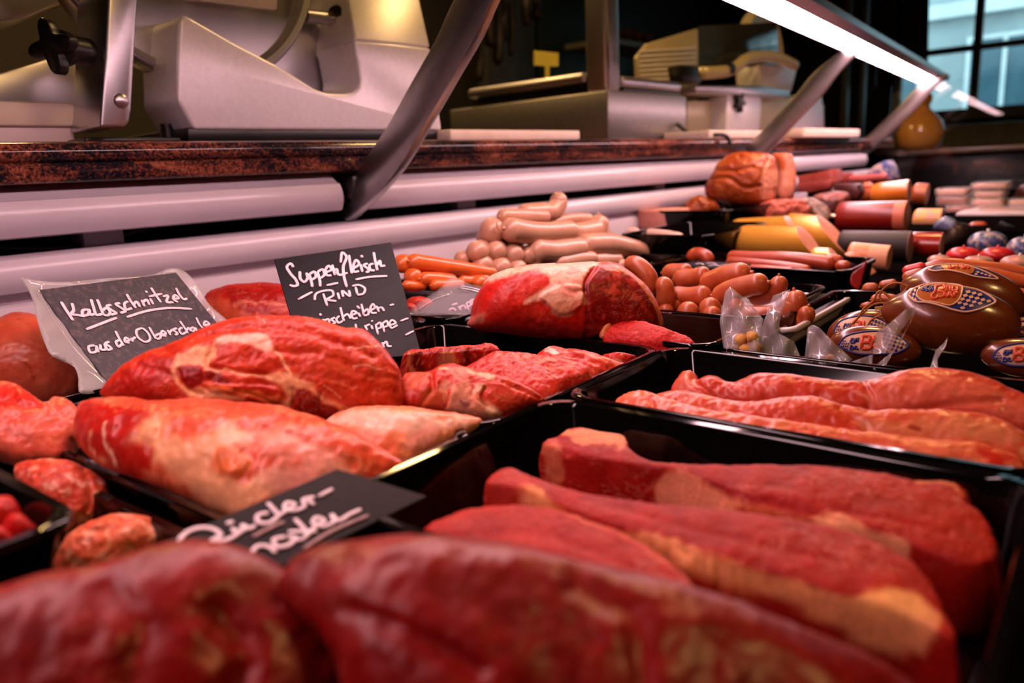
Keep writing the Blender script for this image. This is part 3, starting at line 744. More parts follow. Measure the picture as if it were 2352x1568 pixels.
# pork tray
GP = 'pale pork cuts in the left trays'
lump('pork_cut', q('P', [(-70, 800), (-20, 745), (40, 720), (90, 728), (150, 770), (195, 830), (205, 885), (185, 915), (120, 935), (20, 930), (-70, 900)]),
     Plane(70, 925, 'z', -.035, None, 30), .045, .05, m_meatS, 'round pink pork cut behind the plastic-sleeved sign', 'meat', n=1800, base=(S('c86a58'), S('d17c68')), seed=11, group=GP,
     layers=[('line', q('P', [(0, 745), (60, 722), (100, 740)]), 10, S('e0795a'), .6), ('line', q('P', [(30, 815), (60, 840), (80, 870)]), 2.5, S('8c2a22'), .7)])
lump('pork_cut', q('Y1', [(-160, 200), (-60, 40), (20, 5), (80, 10), (140, 45), (210, 95), (252, 122), (275, 85), (320, 80), (385, 110), (432, 195), (425, 255), (375, 335), (320, 408), (200, 415), (100, 412), (0, 380), (-150, 350)]),
     Plane(90, 1055, 'z', -.008, 240, 48), .016, .03, m_meatS, 'pink pork slice with a notched edge resting on the tray rim', 'meat', n=3000, e=.36, base=(S('d06a5e'), S('d97b6c')), seed=13, group=GP,
     layers=[('poly', q('Y1', [(-100, 60), (20, 5), (100, 20), (200, 90), (190, 130), (110, 110), (60, 130), (-60, 110)]), S('c23c33'), 12), ('line', q('Y1', [(0, 120), (80, 170), (100, 230), (40, 300)]), 3.5, S('e69a8e'), .6),
             ('line', q('Y1', [(0, 395), (200, 405), (330, 380), (420, 260)]), 8, S('e5866a'), .6), ('line', q('Y1', [(240, 90), (262, 115), (290, 140)]), 2.5, FATP, .5)],
     grooves=[(q('Y1', [(60, 20), (90, 100), (200, 120)]), 9, .002), (q('Y1', [(255, 110), (230, 160)]), 6, .0015)])
lump('pork_cut', q('Y1', [(90, 425), (180, 410), (270, 415), (410, 432), (500, 478), (572, 530), (582, 600), (565, 660), (520, 700), (440, 760), (350, 800), (200, 700), (100, 560)]),
     Plane(180, 1200, 'z', -.03, 235, 50), .022, .02, m_meat, 'pinkish pork chunk with white specks in the middle of the pork tray', 'meat', n=2000, base=(S('c8584a'), S('d26c5c')), seed=17, group=GP,
     layers=[('noise', 160, .18, FATP, .6)], amp=.0025, grooves=[(q('Y1', [(430, 440), (470, 560), (440, 720)]), 8, .002)])
lump('pork_cut', q('Y1', [(270, 1010), (300, 930), (345, 850), (430, 770), (520, 725), (620, 705), (720, 703), (810, 708), (880, 735), (925, 765), (930, 860), (800, 960), (600, 1040), (400, 1060)]),
     Plane(270, 1300, 'z', -.035, 235, 50), .022, .02, m_meat, 'salmon pink pork chunk in the near end of the pork tray', 'meat', n=2000, base=(S('dd7a5e'), S('e2886d')), seed=19, group=GP,
     layers=[('noise', 120, .12, FATP, .55), ('line', q('Y1', [(560, 760), (570, 830), (500, 900)]), 5, FAT, .6)], amp=.0025, grooves=[(q('Y1', [(450, 760), (560, 760), (620, 720)]), 8, .0016), (q('Y1', [(820, 715), (860, 800)]), 8, .0016)])
for i, (pp, zz) in enumerate((([(-60, 640), (0, 650), (45, 632), (85, 650), (120, 710), (100, 800), (0, 850), (-80, 800)], .018), ([(60, 740), (130, 740), (190, 790), (245, 825), (200, 870), (90, 890), (20, 840)], .010), ([(-80, 860), (-10, 800), (80, 850), (100, 910), (0, 945), (-90, 960)], .012))):
    lump('diced_beef', q('Y1', pp), Plane(*q('Y1', [pp[4]])[0], 'z', zz, None, 50), .018, .018, m_meat, 'bright red chunk of diced beef in the small raised tray', 'meat', n=700, e=.34, base=(S('b01f20'), S('c22a28')), seed=21 + i, group='diced beef chunks in the small tray')
# nearest dark beef
lump('beef_cut', q('P', [(-200, 1420), (-80, 1365), (0, 1345), (100, 1315), (200, 1300), (300, 1268), (380, 1245), (450, 1238), (520, 1246), (600, 1275), (690, 1330), (790, 1400), (850, 1455), (880, 1510), (850, 1600), (760, 1760), (300, 1850), (-100, 1760), (-250, 1600)]),
     Plane(420, 1480, 'z', .005, 238, 34), .022, .04, m_meatD, 'dark red wet beef cut humped up close to the glass', 'meat', n=3500, e=.42, base=(S('7c1218'), S('901c22')), seed=23, amp=.0022, nsc=30,
     grooves=[(q('P', [(500, 1400), (560, 1500), (540, 1600)]), 40, .004), (q('P', [(250, 1350), (330, 1450), (300, 1568)]), 40, .003)])
lump('beef_cut', q('P', [(640, 1330), (680, 1285), (740, 1256), (850, 1243), (1000, 1240), (1150, 1252), (1300, 1290), (1500, 1330), (1700, 1390), (1850, 1450), (2000, 1515), (2120, 1600), (2060, 1760), (1500, 1800), (1000, 1800), (820, 1700), (760, 1500)]),
     Plane(1200, 1480, 'z', .006, 222, 48), .030, .035, m_meatD, 'dark red glistening beef cut beside the handwritten roast sign', 'meat', n=4500, e=.45, base=(S('7c1218'), S('901c22')), seed=29, amp=.0022, nsc=32,
     grooves=[(q('P', [(800, 1400), (900, 1430), (1100, 1540)]), 25, .003), (q('P', [(1330, 1340), (1450, 1420), (1480, 1560)]), 30, .0025)])
# beef strips in the deep tray
GB = 'beef strips in the deep tray'
lump('beef_strip', q('Y3', [(100, 135), (170, 110), (200, 82), (245, 70), (360, 88), (478, 108), (500, 160), (575, 212), (800, 240), (1100, 247), (1370, 252), (1700, 292), (1850, 322), (2000, 324), (2075, 362), (2095, 425), (2150, 475), (2200, 565), (2225, 690), (2120, 720), (1900, 660), (1750, 600), (1500, 520), (1250, 450), (1020, 385), (850, 315), (700, 268), (500, 240), (330, 215), (180, 185)]),
     Plane(1750, 1150, 'z', -.014, 190, 76), .004, .02, m_meatF, 'red beef strip with a pale knob of fat at its tip', 'meat', skirt=0.036, n=6500, e=.26, base=(S('a0201c'), S('b22e28')), seed=31, group=GB, amp=.0007, edge=.0012,
     layers=[('poly', q('Y3', [(190, 80), (240, 62), (480, 103), (485, 145), (350, 145), (230, 125)]), S('f2a684'), 5), ('poly', q('Y3', [(95, 130), (150, 115), (180, 190), (200, 320), (150, 340), (110, 230)]), S('d98a74'), 8, .8),
             ('poly', q('Y3', [(620, 330), (690, 262), (800, 290), (920, 360), (1020, 430), (980, 470), (760, 450), (620, 410)]), S('f2ac94'), 8), ('line', q('Y3', [(980, 400), (1150, 450), (1300, 490), (1400, 500)]), 12, S('ec9472'), .8),
             ('poly', q('Y3', [(1370, 480), (1500, 470), (1650, 550), (1820, 650), (1800, 690), (1600, 640), (1450, 600)]), S('f6b898'), 7),
             ('line', q('Y3', [(1850, 322), (2000, 325), (2080, 370)]), 6, S('dd9a70'), .8)],
     grooves=[(q('Y3', [(190, 180), (400, 260), (650, 270), (900, 350), (1400, 470), (1800, 640)]), 7, .003), (q('Y3', [(1150, 400), (1600, 470), (2000, 560)]), 9, .001)])
lump('beef_strip', q('P', [(1118, 1110), (1140, 1084), (1165, 1076), (1215, 1093), (1300, 1124), (1450, 1152), (1700, 1180), (1900, 1214), (2030, 1257), (2115, 1312), (2165, 1400), (2190, 1470), (2080, 1420), (1900, 1365), (1750, 1320), (1600, 1280), (1450, 1225), (1320, 1180), (1220, 1135), (1160, 1120)]),
     Plane(1700, 1250, 'z', -.006, 190, 76), .004, .02, m_meatF, 'red beef strip edged by a long orange band of fat', 'meat', skirt=0.046, n=6500, e=.26, base=(S('a2221d'), S('b4302a')), seed=37, group=GB, amp=.0007, edge=.0012,
     layers=[('poly', q('Y3', [(-10, 330), (60, 340), (150, 420), (250, 490), (420, 560), (620, 560), (800, 620), (1000, 700), (1300, 790), (1530, 850), (1700, 830), (1900, 870), (1960, 960), (1900, 1100), (1700, 1120), (1560, 1050), (1400, 960), (1250, 880), (1000, 830), (850, 780), (640, 680), (500, 620), (350, 580), (150, 520), (20, 450)]), S('f6b48a'), 9),
             ('line', q('Y3', [(620, 575), (800, 640), (1000, 720), (1250, 790)]), 5, S('f2b48a'), .7), ('poly', q('P', [(1120, 1110), (1160, 1080), (1220, 1095), (1190, 1140), (1150, 1160)]), S('c45a58'), 10, .6), ('poly', q('Y3', [(1540, 880), (1880, 870), (1920, 930), (1700, 960)]), S('f8c48c'), 14, .7)],
     grooves=[(q('Y3', [(0, 400), (200, 500), (450, 580), (700, 620), (1000, 720), (1400, 830)]), 6, .003), (q('Y3', [(620, 660), (850, 770), (1100, 860), (1380, 930)]), 8, .0035), (q('Y3', [(400, 430), (900, 560), (1500, 700)]), 10, .0008)])
lump('beef_strip', q('P', [(975, 1216), (1000, 1200), (1060, 1178), (1120, 1168), (1230, 1167), (1340, 1193), (1450, 1238), (1545, 1299), (1600, 1360), (1480, 1350), (1300, 1300), (1150, 1262), (1040, 1238)]),
     Plane(1250, 1230, 'z', -.004, 190, 76), .004, .02, m_meatF, 'short red beef strip behind the glistening dark cut', 'meat', skirt=0.045, n=3000, e=.28, base=(S('a82823'), S('b83630')), seed=41, group=GB, amp=.0007, edge=.001,
     layers=[('line', q('P', [(1300, 1180), (1450, 1238), (1540, 1298)]), 5, S('e4835e'), .6)], grooves=[(q('P', [(1050, 1230), (1250, 1230), (1450, 1300)]), 14, .001)])
# pork fillets
GT = 'pork fillets in the deep tray'
lump('pork_fillet', q('P', [(1540, 915), (1555, 875), (1580, 852), (1600, 862), (1610, 880), (1622, 866), (1645, 868), (1690, 888), (1720, 872), (1800, 868), (1900, 880), (1960, 886), (2010, 880), (2080, 862), (2150, 857), (2220, 866), (2300, 893), (2380, 930), (2440, 980), (2400, 1020), (2300, 1000), (2200, 985), (2000, 970), (1900, 960), (1750, 950), (1650, 945), (1570, 935)]),
     Plane(2000, 940, 'z', -.014, 186, 52), .020, .02, m_meatS, 'pink pork fillet with a curled end against the far tray wall', 'meat', n=4500, e=.42, base=(S('c4503f'), S('d0614e')), seed=43, group=GT,
     layers=[('poly', q('P', [(1980, 900), (2010, 880), (2150, 858), (2300, 895), (2400, 960), (2300, 960), (2150, 930), (2030, 950)]), S('e3897a'), 14, .8), ('poly', q('P', [(1545, 900), (1580, 853), (1605, 880), (1580, 900)]), S('e08a7c'), 8, .7), ('line', q('P', [(2085, 870), (2075, 895), (2090, 930)]), 4, S('d46a46'), .7),
             ('line', q('P', [(1960, 900), (1990, 915), (2000, 940)]), 6, MEMB, .7)],
     grooves=[(q('P', [(1590, 868), (1625, 900), (1650, 930)]), 9, .003), (q('P', [(2030, 955), (2150, 930), (2300, 915)]), 7, .003), (q('P', [(1985, 880), (2000, 915), (1990, 950)]), 8, .002)])
lump('pork_fillet', q('P', [(1440, 940), (1500, 915), (1560, 903), (1640, 918), (1720, 930), (1780, 924), (1860, 917), (1920, 930), (2000, 950), (2100, 947), (2200, 952), (2290, 968), (2360, 1002), (2420, 1060), (2380, 1090), (2250, 1070), (2000, 1040), (1800, 1015), (1600, 985), (1480, 965)]),
     Plane(1950, 990, 'z', -.014, 186, 56), .014, .02, m_meatS, 'pork fillet with a pale membrane lying in the middle of the tray', 'meat', n=4500, e=.42, base=(S('d0604a'), S('dc7860')), seed=47, group=GT,
     layers=[('poly', q('P', [(1970, 965), (2050, 970), (2150, 955), (2290, 970), (2352, 1005), (2250, 1020), (2100, 1010), (1980, 1000)]), S('d9987c'), 12, .8), ('poly', q('P', [(1690, 945), (1780, 926), (1860, 918), (1930, 940), (1980, 990), (1850, 985), (1740, 965)]), S('c8523c'), 14, .7), ('line', q('P', [(2090, 980), (2120, 985)]), 6, S('8a3a2c'), .8), ('line', q('P', [(1560, 940), (1640, 960), (1700, 965)]), 4, S('f0a684'), .7)],
     grooves=[(q('P', [(1930, 935), (1990, 990), (1960, 1010)]), 10, .0015)])
lump('pork_fillet', q('P', [(1412, 926), (1435, 908), (1470, 903), (1520, 915), (1600, 940), (1700, 957), (1850, 978), (2000, 1000), (2150, 1018), (2290, 1035), (2345, 1062), (2360, 1090), (2300, 1130), (2100, 1110), (1800, 1060), (1600, 1020), (1450, 970)]),
     Plane(1900, 1030, 'z', -.018, 184, 60), .010, .02, m_meatS, 'slim pale pork fillet along the near side of its tray', 'meat', n=3500, e=.34, base=(S('d8705a'), S('e2886e')), seed=53, group=GT,
     layers=[('poly', q('P', [(2240, 1030), (2340, 1060), (2350, 1085), (2260, 1070)]), S('c63d2e'), 8), ('noise', 60, .2, S('eaa084'), .5)], grooves=[(q('P', [(1470, 905), (1500, 930), (1490, 950)]), 6, .0015)])
# beef slices with bone
GS = 'beef slices in the soup meat tray'
lump('short_rib', q('Y5', [(132, 672), (160, 648), (280, 634), (400, 627), (600, 612), (715, 606), (745, 616), (766, 642), (700, 655), (600, 655), (450, 668), (300, 672), (180, 680)]),
     Plane(1000, 805, 'z', .014, 232, 60), .002, .02, m_meat, 'beef short rib standing on edge with bone stripes across the cut', 'meat', skirt=0.03, n=2600, e=.28, base=(S('a02018'), S('b02c22')), seed=59, group=GS,
     layers=[('line', q('Y5', [(185, 650), (195, 800)]), 6, S('c89070'), .8), ('line', q('Y5', [(150, 670), (150, 800)]), 6, S('7a1612'), .8), ('line', q('Y5', [(230, 660), (240, 800)]), 11, S('5c0e0b'), .9), ('poly', q('Y5', [(380, 650), (470, 640), (470, 760), (360, 770)]), S('a88a70'), 12, .7), ('line', q('Y5', [(460, 660), (500, 760)]), 6, S('c07c50'), .8), ('line', q('Y5', [(530, 650), (555, 740)]), 12, S('560c0a'), .9), ('line', q('Y5', [(600, 640), (610, 700)]), 6, S('84201a'), .8), ('line', q('Y5', [(160, 645), (400, 625), (715, 605)]), 5, S('d0503c'), .8), ('noise', 300, .3, S('e08068'), .6)])
lump('beef_slice', q('Y5', [(1440, 692), (1520, 684), (1600, 686), (1672, 690), (1640, 725), (1600, 760), (1500, 760)]), Plane(1420, 830, 'z', -.012, 225, 60), .010, .012, m_meat, 'small red beef end piece beside the tray corner', 'meat', n=500, e=.4, base=(S('b42c24'), S('c43c30')), seed=67, group=GS, layers=[('line', q('Y5', [(1510, 730), (1600, 735)]), 6, FAT, .8)])
lump('beef_slice', q('Y5', [(1000, 690), (1050, 655), (1085, 638), (1120, 629), (1165, 645), (1250, 650), (1350, 665), (1450, 700), (1545, 725), (1600, 735), (1560, 790), (1480, 840), (1380, 870), (1250, 850), (1100, 780)]), Plane(1330, 850, 'z', -.010, 225, 58), .012, .016, m_meat, 'red beef slice with a white fat tip at the back of the tray', 'meat', n=1800, e=.4, base=(S('b8352c'), S('c8493e')), seed=71, group=GS,
     layers=[('poly', q('Y5', [(1060, 650), (1120, 628), (1165, 650), (1110, 662)]), S('fbe6dc'), 3), ('line', q('Y5', [(1350, 665), (1460, 705), (1560, 740)]), 6, S('e8a088'), .7), ('noise', 120, .22, S('e08a78'), .6)], grooves=[(q('Y5', [(1150, 670), (1300, 690), (1480, 760)]), 6, .0012)])
lump('beef_slice', q('Y5', [(510, 772), (570, 737), (640, 700), (720, 659), (850, 652), (980, 666), (1150, 700), (1280, 720), (1345, 750), (1352, 785), (1210, 835), (1050, 925), (960, 900), (820, 850), (650, 800)]),
     Plane(1200, 850, 'z', .006, 228, 66), .003, .02, m_meat, 'thick red beef slice with round bone marks on top', 'meat', skirt=0.024, n=3200, e=.28, base=(S('bd362c'), S('cb4a3c')), seed=73, group=GS,
     layers=[('line', q('Y5', [(1000, 730), (1120, 702), (1250, 715), (1260, 755), (1150, 770), (1040, 755)]), 3.5, S('e89a86'), .7), ('line', q('Y5', [(740, 675), (870, 665), (980, 680), (920, 695), (780, 690)]), 3, S('e89a86'), .6), ('noise', 110, .28, S('e07c6a'), .5)],
     grooves=[(q('Y5', [(1060, 950), (1200, 850), (1380, 810)]), 5, .002)])
lump('bone_slice', q('Y5', [(120, 900), (118, 840), (135, 812), (220, 805), (300, 802), (345, 775), (385, 752), (430, 748), (520, 765), (620, 798), (715, 815), (850, 850), (1000, 930), (1065, 965), (960, 1015), (850, 1060), (760, 1098), (690, 1105), (600, 1090), (400, 1055), (250, 1035), (125, 1015)]), Plane(1060, 940, 'z', -.004, 228, 50), .014, .022, m_meat, 'beef shin slice with marrow bone and white gristle', 'meat', n=4500, e=.34, base=(S('bb3a2e'), S('cc5040')), seed=79, group=GS,
     layers=[('poly', q('Y5', [(125, 820), (300, 800), (310, 850), (230, 900), (125, 900)]), S('dd8268'), 8, .8), ('line', q('Y5', [(385, 760), (520, 765), (640, 800), (710, 820)]), 6, S('f2c4a4'), .9), ('poly', q('Y5', [(430, 765), (560, 790), (560, 825), (440, 810)]), S('d9806a'), 6, .9),
             ('poly', q('Y5', [(380, 860), (480, 870), (560, 850), (600, 900), (680, 880), (640, 960), (720, 1010), (770, 1070), (700, 1100), (560, 1085), (400, 1040), (380, 950)]), S('dfa590'), 8), ('poly', q('Y5', [(450, 960), (560, 930), (590, 990), (560, 1070), (420, 1040)]), S('c4988e'), 8, .9), ('line', q('Y5', [(510, 975), (560, 990)]), 6, S('7d6068'), .8), ('line', q('Y5', [(440, 900), (400, 1010)]), 5, S('c0281f'), .8), ('poly', q('Y5', [(610, 870), (670, 880), (640, 910), (600, 910)]), S('fbdcc8'), 4), ('poly', q('Y5', [(690, 1020), (760, 1060), (720, 1090), (670, 1070)]), S('f6d2bc'), 5),
             ('poly', q('Y5', [(160, 930), (300, 860), (330, 900), (260, 1010), (150, 1010)]), S('b8382c'), 8, .7), ('poly', q('Y5', [(260, 900), (340, 880), (340, 1010), (240, 1010)]), S('c07a58'), 10, .7)],
     grooves=[(q('Y5', [(320, 800), (330, 870), (250, 1000)]), 6, .0025), (q('Y5', [(380, 860), (420, 930), (400, 1040)]), 5, .002), (q('Y5', [(600, 900), (640, 980), (760, 1080)]), 5, .0022), (q('Y5', [(720, 830), (860, 880), (1040, 960)]), 5, .0018)],
     mus=[(q('Y5', [(590, 860), (680, 870), (650, 960), (775, 1070), (700, 1105), (620, 1080), (590, 980)]), .003, 8)])
# round roast and its cut slice
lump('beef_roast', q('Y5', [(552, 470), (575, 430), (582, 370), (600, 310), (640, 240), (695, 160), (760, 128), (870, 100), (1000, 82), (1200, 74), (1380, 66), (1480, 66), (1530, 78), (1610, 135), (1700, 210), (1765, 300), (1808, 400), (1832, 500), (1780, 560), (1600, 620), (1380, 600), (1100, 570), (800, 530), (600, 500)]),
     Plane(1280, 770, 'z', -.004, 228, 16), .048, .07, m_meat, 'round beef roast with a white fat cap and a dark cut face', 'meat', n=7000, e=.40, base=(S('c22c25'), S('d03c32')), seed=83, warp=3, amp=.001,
     layers=[('poly', q('Y5', [(640, 190), (700, 90), (1000, 30), (1400, 30), (1510, 50), (1420, 90), (1330, 170), (1320, 250), (1345, 330), (1260, 370), (1230, 410), (1160, 415), (1110, 380), (1050, 320), (930, 330), (1010, 270), (1100, 190), (1040, 120), (850, 150)]), FATP, 5),
             ('poly', q('Y5', [(1160, 230), (1230, 200), (1320, 170), (1320, 260), (1220, 300), (1170, 270)]), S('eda79a'), 6, .8), ('poly', q('Y5', [(1100, 340), (1250, 350), (1240, 400), (1160, 415), (1110, 390)]), S('f2b89a'), 8, .7),
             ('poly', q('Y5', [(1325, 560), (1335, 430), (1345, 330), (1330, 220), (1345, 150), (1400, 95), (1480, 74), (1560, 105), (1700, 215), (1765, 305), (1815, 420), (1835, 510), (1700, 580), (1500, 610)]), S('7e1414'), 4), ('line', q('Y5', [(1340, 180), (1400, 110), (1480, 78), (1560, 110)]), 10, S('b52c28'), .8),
             ('line', q('Y5', [(1500, 72), (1620, 140), (1710, 215), (1770, 305), (1815, 410), (1835, 495)]), 4, S('e0a070'), .8), ('line', q('Y5', [(1560, 250), (1620, 380), (1680, 480)]), 6, S('98262a'), .6), ('line', q('Y5', [(1450, 280), (1480, 400), (1560, 500)]), 6, S('6a0e10'), .6),
             ('poly', q('Y5', [(550, 475), (600, 420), (665, 405), (670, 450), (640, 475)]), S('dba090'), 5, .8), ('noise', 60, .3, S('e2604f'), .4)],
     grooves=[(q('Y5', [(1330, 560), (1345, 330), (1335, 200), (1400, 95)]), 5, .003), (q('Y5', [(1180, 230), (1250, 260), (1320, 250)]), 5, .002)],
     mus=[(q('Y5', [(1020, 300), (1120, 220), (1320, 230), (1330, 330), (1240, 410), (1150, 418), (1080, 350)]), .003, 9)])
lump('beef_slice', q('Y5', [(1450, 575), (1480, 520), (1515, 472), (1580, 460), (1720, 465), (1830, 502), (1950, 538), (2030, 572), (2055, 608), (1900, 620), (1700, 612), (1550, 600)]),
     Plane(1520, 772, 'z', .002, 192, 60), .008, .02, m_meatF, 'bright red beef end slice leaning against the roast', 'meat', skirt=0.024, n=2200, e=.4, base=(S('b92a2a'), S('cc3c38')), seed=89, edge=.001, amp=.0018)
lump('fat_strip', q('Y5', [(1430, 560), (1440, 500), (1480, 445), (1515, 440), (1520, 470), (1490, 530), (1450, 570)]), Plane(1390, 760, 'z', .004, 225, 40), .006, .006, m_meatS, 'loose yellowish strip of fat wedged between roast and slice', 'fat', n=400, base=(S('d79a72'), S('cf8e62')), seed=91)
# marbled beef between the signs, scraps near the bagged sign
lump('marbled_beef', q('P', [(465, 690), (480, 672), (520, 660), (580, 654), (650, 657), (700, 670), (700, 760), (600, 790), (500, 760)]), Plane(570, 745, 'z', -.005, 235, 40), .03, .03, m_meat, 'marbled red beef lying between the two standing signs', 'meat', n=1800, base=(S('b6342a'), S('c6483a')), seed=97,
     layers=[('poly', q('P', [(515, 672), (560, 662), (650, 665), (650, 690), (540, 700)]), S('a81e1a'), 6, .8), ('line', q('P', [(540, 700), (600, 695), (655, 700)]), 6, S('e2988a'), .8), ('poly', q('P', [(470, 690), (520, 690), (560, 715), (610, 735), (520, 745)]), S('df7a5e'), 8, .8)])
for i, pp in enumerate(([(935, 690), (955, 684), (985, 688), (1000, 705), (960, 716), (935, 712)], [(925, 705), (945, 700), (960, 715), (930, 725)])):
    lump('beef_scrap', pp, Plane(*pp[3], 'z', .0, None, 45), .012, .02, m_meat, 'small red beef scrap beside the bagged sign', 'meat', n=250, base=(S('c04034'), S('cc5244')), seed=101 + i, group='beef scraps by the bagged sign')
# ---------------------------------------------------------------- thin sheets and prints on a surface
def patch_mesh(poly, surf, off=0.0, n=300, smooth_curve=True, fn=None, thick=0.0):
    """triangulated sheet over a pixel outline mapped on a surface; fn(px)->extra offset"""
    Q = np.array(poly, float)
    C = catmull(Q, max(24, 4 * len(Q)), True) if smooth_curve else np.concatenate([np.linspace(Q[i], Q[(i + 1) % len(Q)], 8, endpoint=False) for i in range(len(Q))])
    nb = len(C); a = 0.5 * abs(np.sum(C[:, 0] * np.roll(C[:, 1], -1) - C[:, 1] * np.roll(C[:, 0], -1))); h = math.sqrt(a / n)
    mn, mx = C.min(0), C.max(0)
    Gp = np.array([(x + (h / 2 if j % 2 else 0), y) for j, y in enumerate(np.arange(mn[1], mx[1], h * .866)) for x in np.arange(mn[0], mx[0], h)])
    Gp = Gp[inside(Gp, C)] if len(Gp) else np.zeros((0, 2))
    if len(Gp):
        d = np.full(len(Gp), 1e9)
        for i in range(nb): d = np.minimum(d, seg_dist(Gp, C[i], C[(i + 1) % nb]))
        Gp = Gp[d > h * .5]
    r = geometry.delaunay_2d_cdt([Vector(p) for p in C] + [Vector(p) for p in Gp], [(i, (i + 1) % nb) for i in range(nb)], [], 1, 1e-6)
    V2 = np.array([v[:] for v in r[0]])
    V = np.array([surf(p, off + (fn(p) if fn else 0.0)) for p in V2])
    F = [list(f) for f in r[2]]
    f0 = F[0]; nn = np.cross(V[f0[1]] - V[f0[0]], V[f0[2]] - V[f0[0]])
    if nn @ (CAM - V[f0[0]]) < 0: F = [f[::-1] for f in F]
    if thick > 0:
        V3 = np.array([surf(p, off - thick + (fn(p) if fn else 0.0)) for p in V2]); m = len(V)
        bd = [i for i in range(len(V2)) if (r[3][i] and min(r[3][i]) < nb)]
        cnt = {}
        for f in F:
            for i in range(3):
                e = (f[i], f[(i + 1) % 3]); cnt[e] = 1
        side = [[e[1], e[0], e[0] + m, e[1] + m] for e in cnt if (e[1], e[0]) not in cnt]
        F = F + [[i + m for i in f[::-1]] for f in F] + side
        V = np.concatenate([V, V3])
    return V, F
def sign(name, tagn, corners, pl, m, label, thick=.0025):
    c = [pl(p) for p in q(tagn, corners)]
    base = min(c, key=lambda p: p[2])
    t = thing(name, base, label, 'sign')
    V, F = prism(np.array(c), -pl.n * thick, .0004, 1)
    mk('board', V, F, m, t, sharp=30)
    return t
# veal sign in its clear sleeve
plK = Plane(243, 875, 'z', .0, 286, 40)
sK = sign('price_sign', 'K', [(225, 340), (1650, 160), (2300, 960), (930, 1290)], plK, m_chalkw, 'worn chalkboard sign reading Kalbsschnitzel, standing in a clear sleeve')
L1 = [[(455, 465), (500, 540), (580, 660)], [(568, 480), (582, 560), (560, 592), (625, 603), (700, 617)], [(735, 545), (680, 555), (685, 608), (730, 600), (745, 545)], [(745, 540), (762, 600), (800, 592)],
      [(765, 440), (790, 520), (825, 602), (880, 592)], [(830, 440), (865, 530), (890, 595)], [(880, 560), (930, 530), (962, 572), (930, 608), (890, 596)], [(975, 497), (930, 510), (990, 558), (1025, 580), (970, 600)],
      [(1065, 478), (1022, 490), (1080, 530), (1120, 560), (1070, 582)], [(1150, 460), (1112, 485), (1130, 545), (1190, 532)], [(1135, 385), (1185, 470), (1232, 530)], [(1200, 500), (1240, 465), (1275, 520)],
      [(1290, 445), (1322, 515)], [(1300, 470), (1345, 445), (1372, 500)], [(1378, 430), (1412, 492)], [(1328, 360), (1352, 362)], [(1388, 318), (1440, 400), (1492, 472)], [(1365, 412), (1505, 380)],
      [(1510, 412), (1562, 400), (1552, 470), (1622, 470)], [(1612, 440), (1672, 420), (1648, 398), (1620, 440), (1670, 470)], [(1648, 322), (1690, 400), (1732, 442), (1762, 430)]]
mk('lettering', *strokes(L1, plK, .0016, tag_='K'), m_paint, sK)
mk('underline', *strokes([[(715, 752), (850, 700), (1032, 630)], [(1135, 625), (1350, 560), (1600, 530), (1812, 540)]], plK, .0016, tag_='K'), m_paint, sK)
L2 = [[(800, 918), (742, 930), (762, 992), (812, 985), (822, 920)], [(822, 930), (845, 992)], [(860, 908), (872, 962), (912, 962), (905, 900)], [(910, 910), (932, 962)], [(955, 878), (915, 900), (960, 930), (978, 950), (930, 968)],
      [(1070, 860), (1025, 880), (1050, 932), (1092, 900)], [(1018, 768), (1060, 850), (1105, 922)], [(1120, 880), (1162, 860), (1130, 838), (1118, 880), (1165, 892)], [(1180, 840), (1202, 882)], [(1190, 860), (1226, 830)],
      [(1300, 738), (1240, 760), (1258, 840), (1330, 882), (1376, 860), (1350, 780), (1300, 738)], [(1368, 728), (1410, 800), (1442, 852)], [(1430, 820), (1482, 798), (1482, 842), (1445, 852)], [(1490, 810), (1542, 790), (1515, 768), (1493, 810), (1548, 822)],
      [(1560, 758), (1592, 812)], [(1575, 790), (1612, 750)], [(1655, 738), (1620, 760), (1662, 790), (1640, 812)], [(1712, 730), (1680, 760), (1710, 800), (1752, 780)], [(1688, 665), (1740, 740), (1772, 792)], [(1750, 770), (1782, 738), (1802, 772)],
      [(1832, 728), (1800, 750), (1820, 772), (1850, 738), (1865, 772)], [(1858, 628), (1900, 710), (1932, 742)], [(1930, 710), (1992, 690), (1960, 668), (1940, 710), (1992, 722), (2036, 715)]]
mk('lettering', *strokes(L2, plK, .0014, tag_='K'), m_paint, sK)
edgeK = np.array(q('K', [(225, 340), (930, 1290)]))
boardK = np.array(q('K', [(225, 340), (1650, 160), (2300, 960), (930, 1290)]))
def bendK(p):
    d = np.cross(edgeK[1] - edgeK[0], np.asarray(p) - edgeK[0]) / np.linalg.norm(edgeK[1] - edgeK[0])
    if inside(np.array([p]), boardK)[0]: return -.006
    return -.002 + max(0.0, d) * .00035 + .0012 * math.sin(p[1] * .11 + p[0] * .05) * (1 if d > 0 else .1)
mk('sleeve', *patch_mesh(q('K', [(28, 206), (180, 240), (350, 258), (900, 222), (1450, 168), (1590, 112), (1740, 150), (1830, 235), (2000, 500), (2200, 680), (2330, 900), (2200, 1050), (1500, 1250), (900, 1400), (640, 1400), (632, 1250), (590, 1140), (480, 1090), (340, 1010), (280, 880), (200, 640), (160, 450), (110, 335)]), plK, .0, 700, fn=bendK, thick=.0003), m_film, sK)
mk('fold', *strokes([[(225, 345), (420, 700), (640, 1000), (850, 1220)], [(640, 1170), (760, 1200), (900, 1310)]], plK, .0006, off=.006, tag_='K'), m_film, sK)
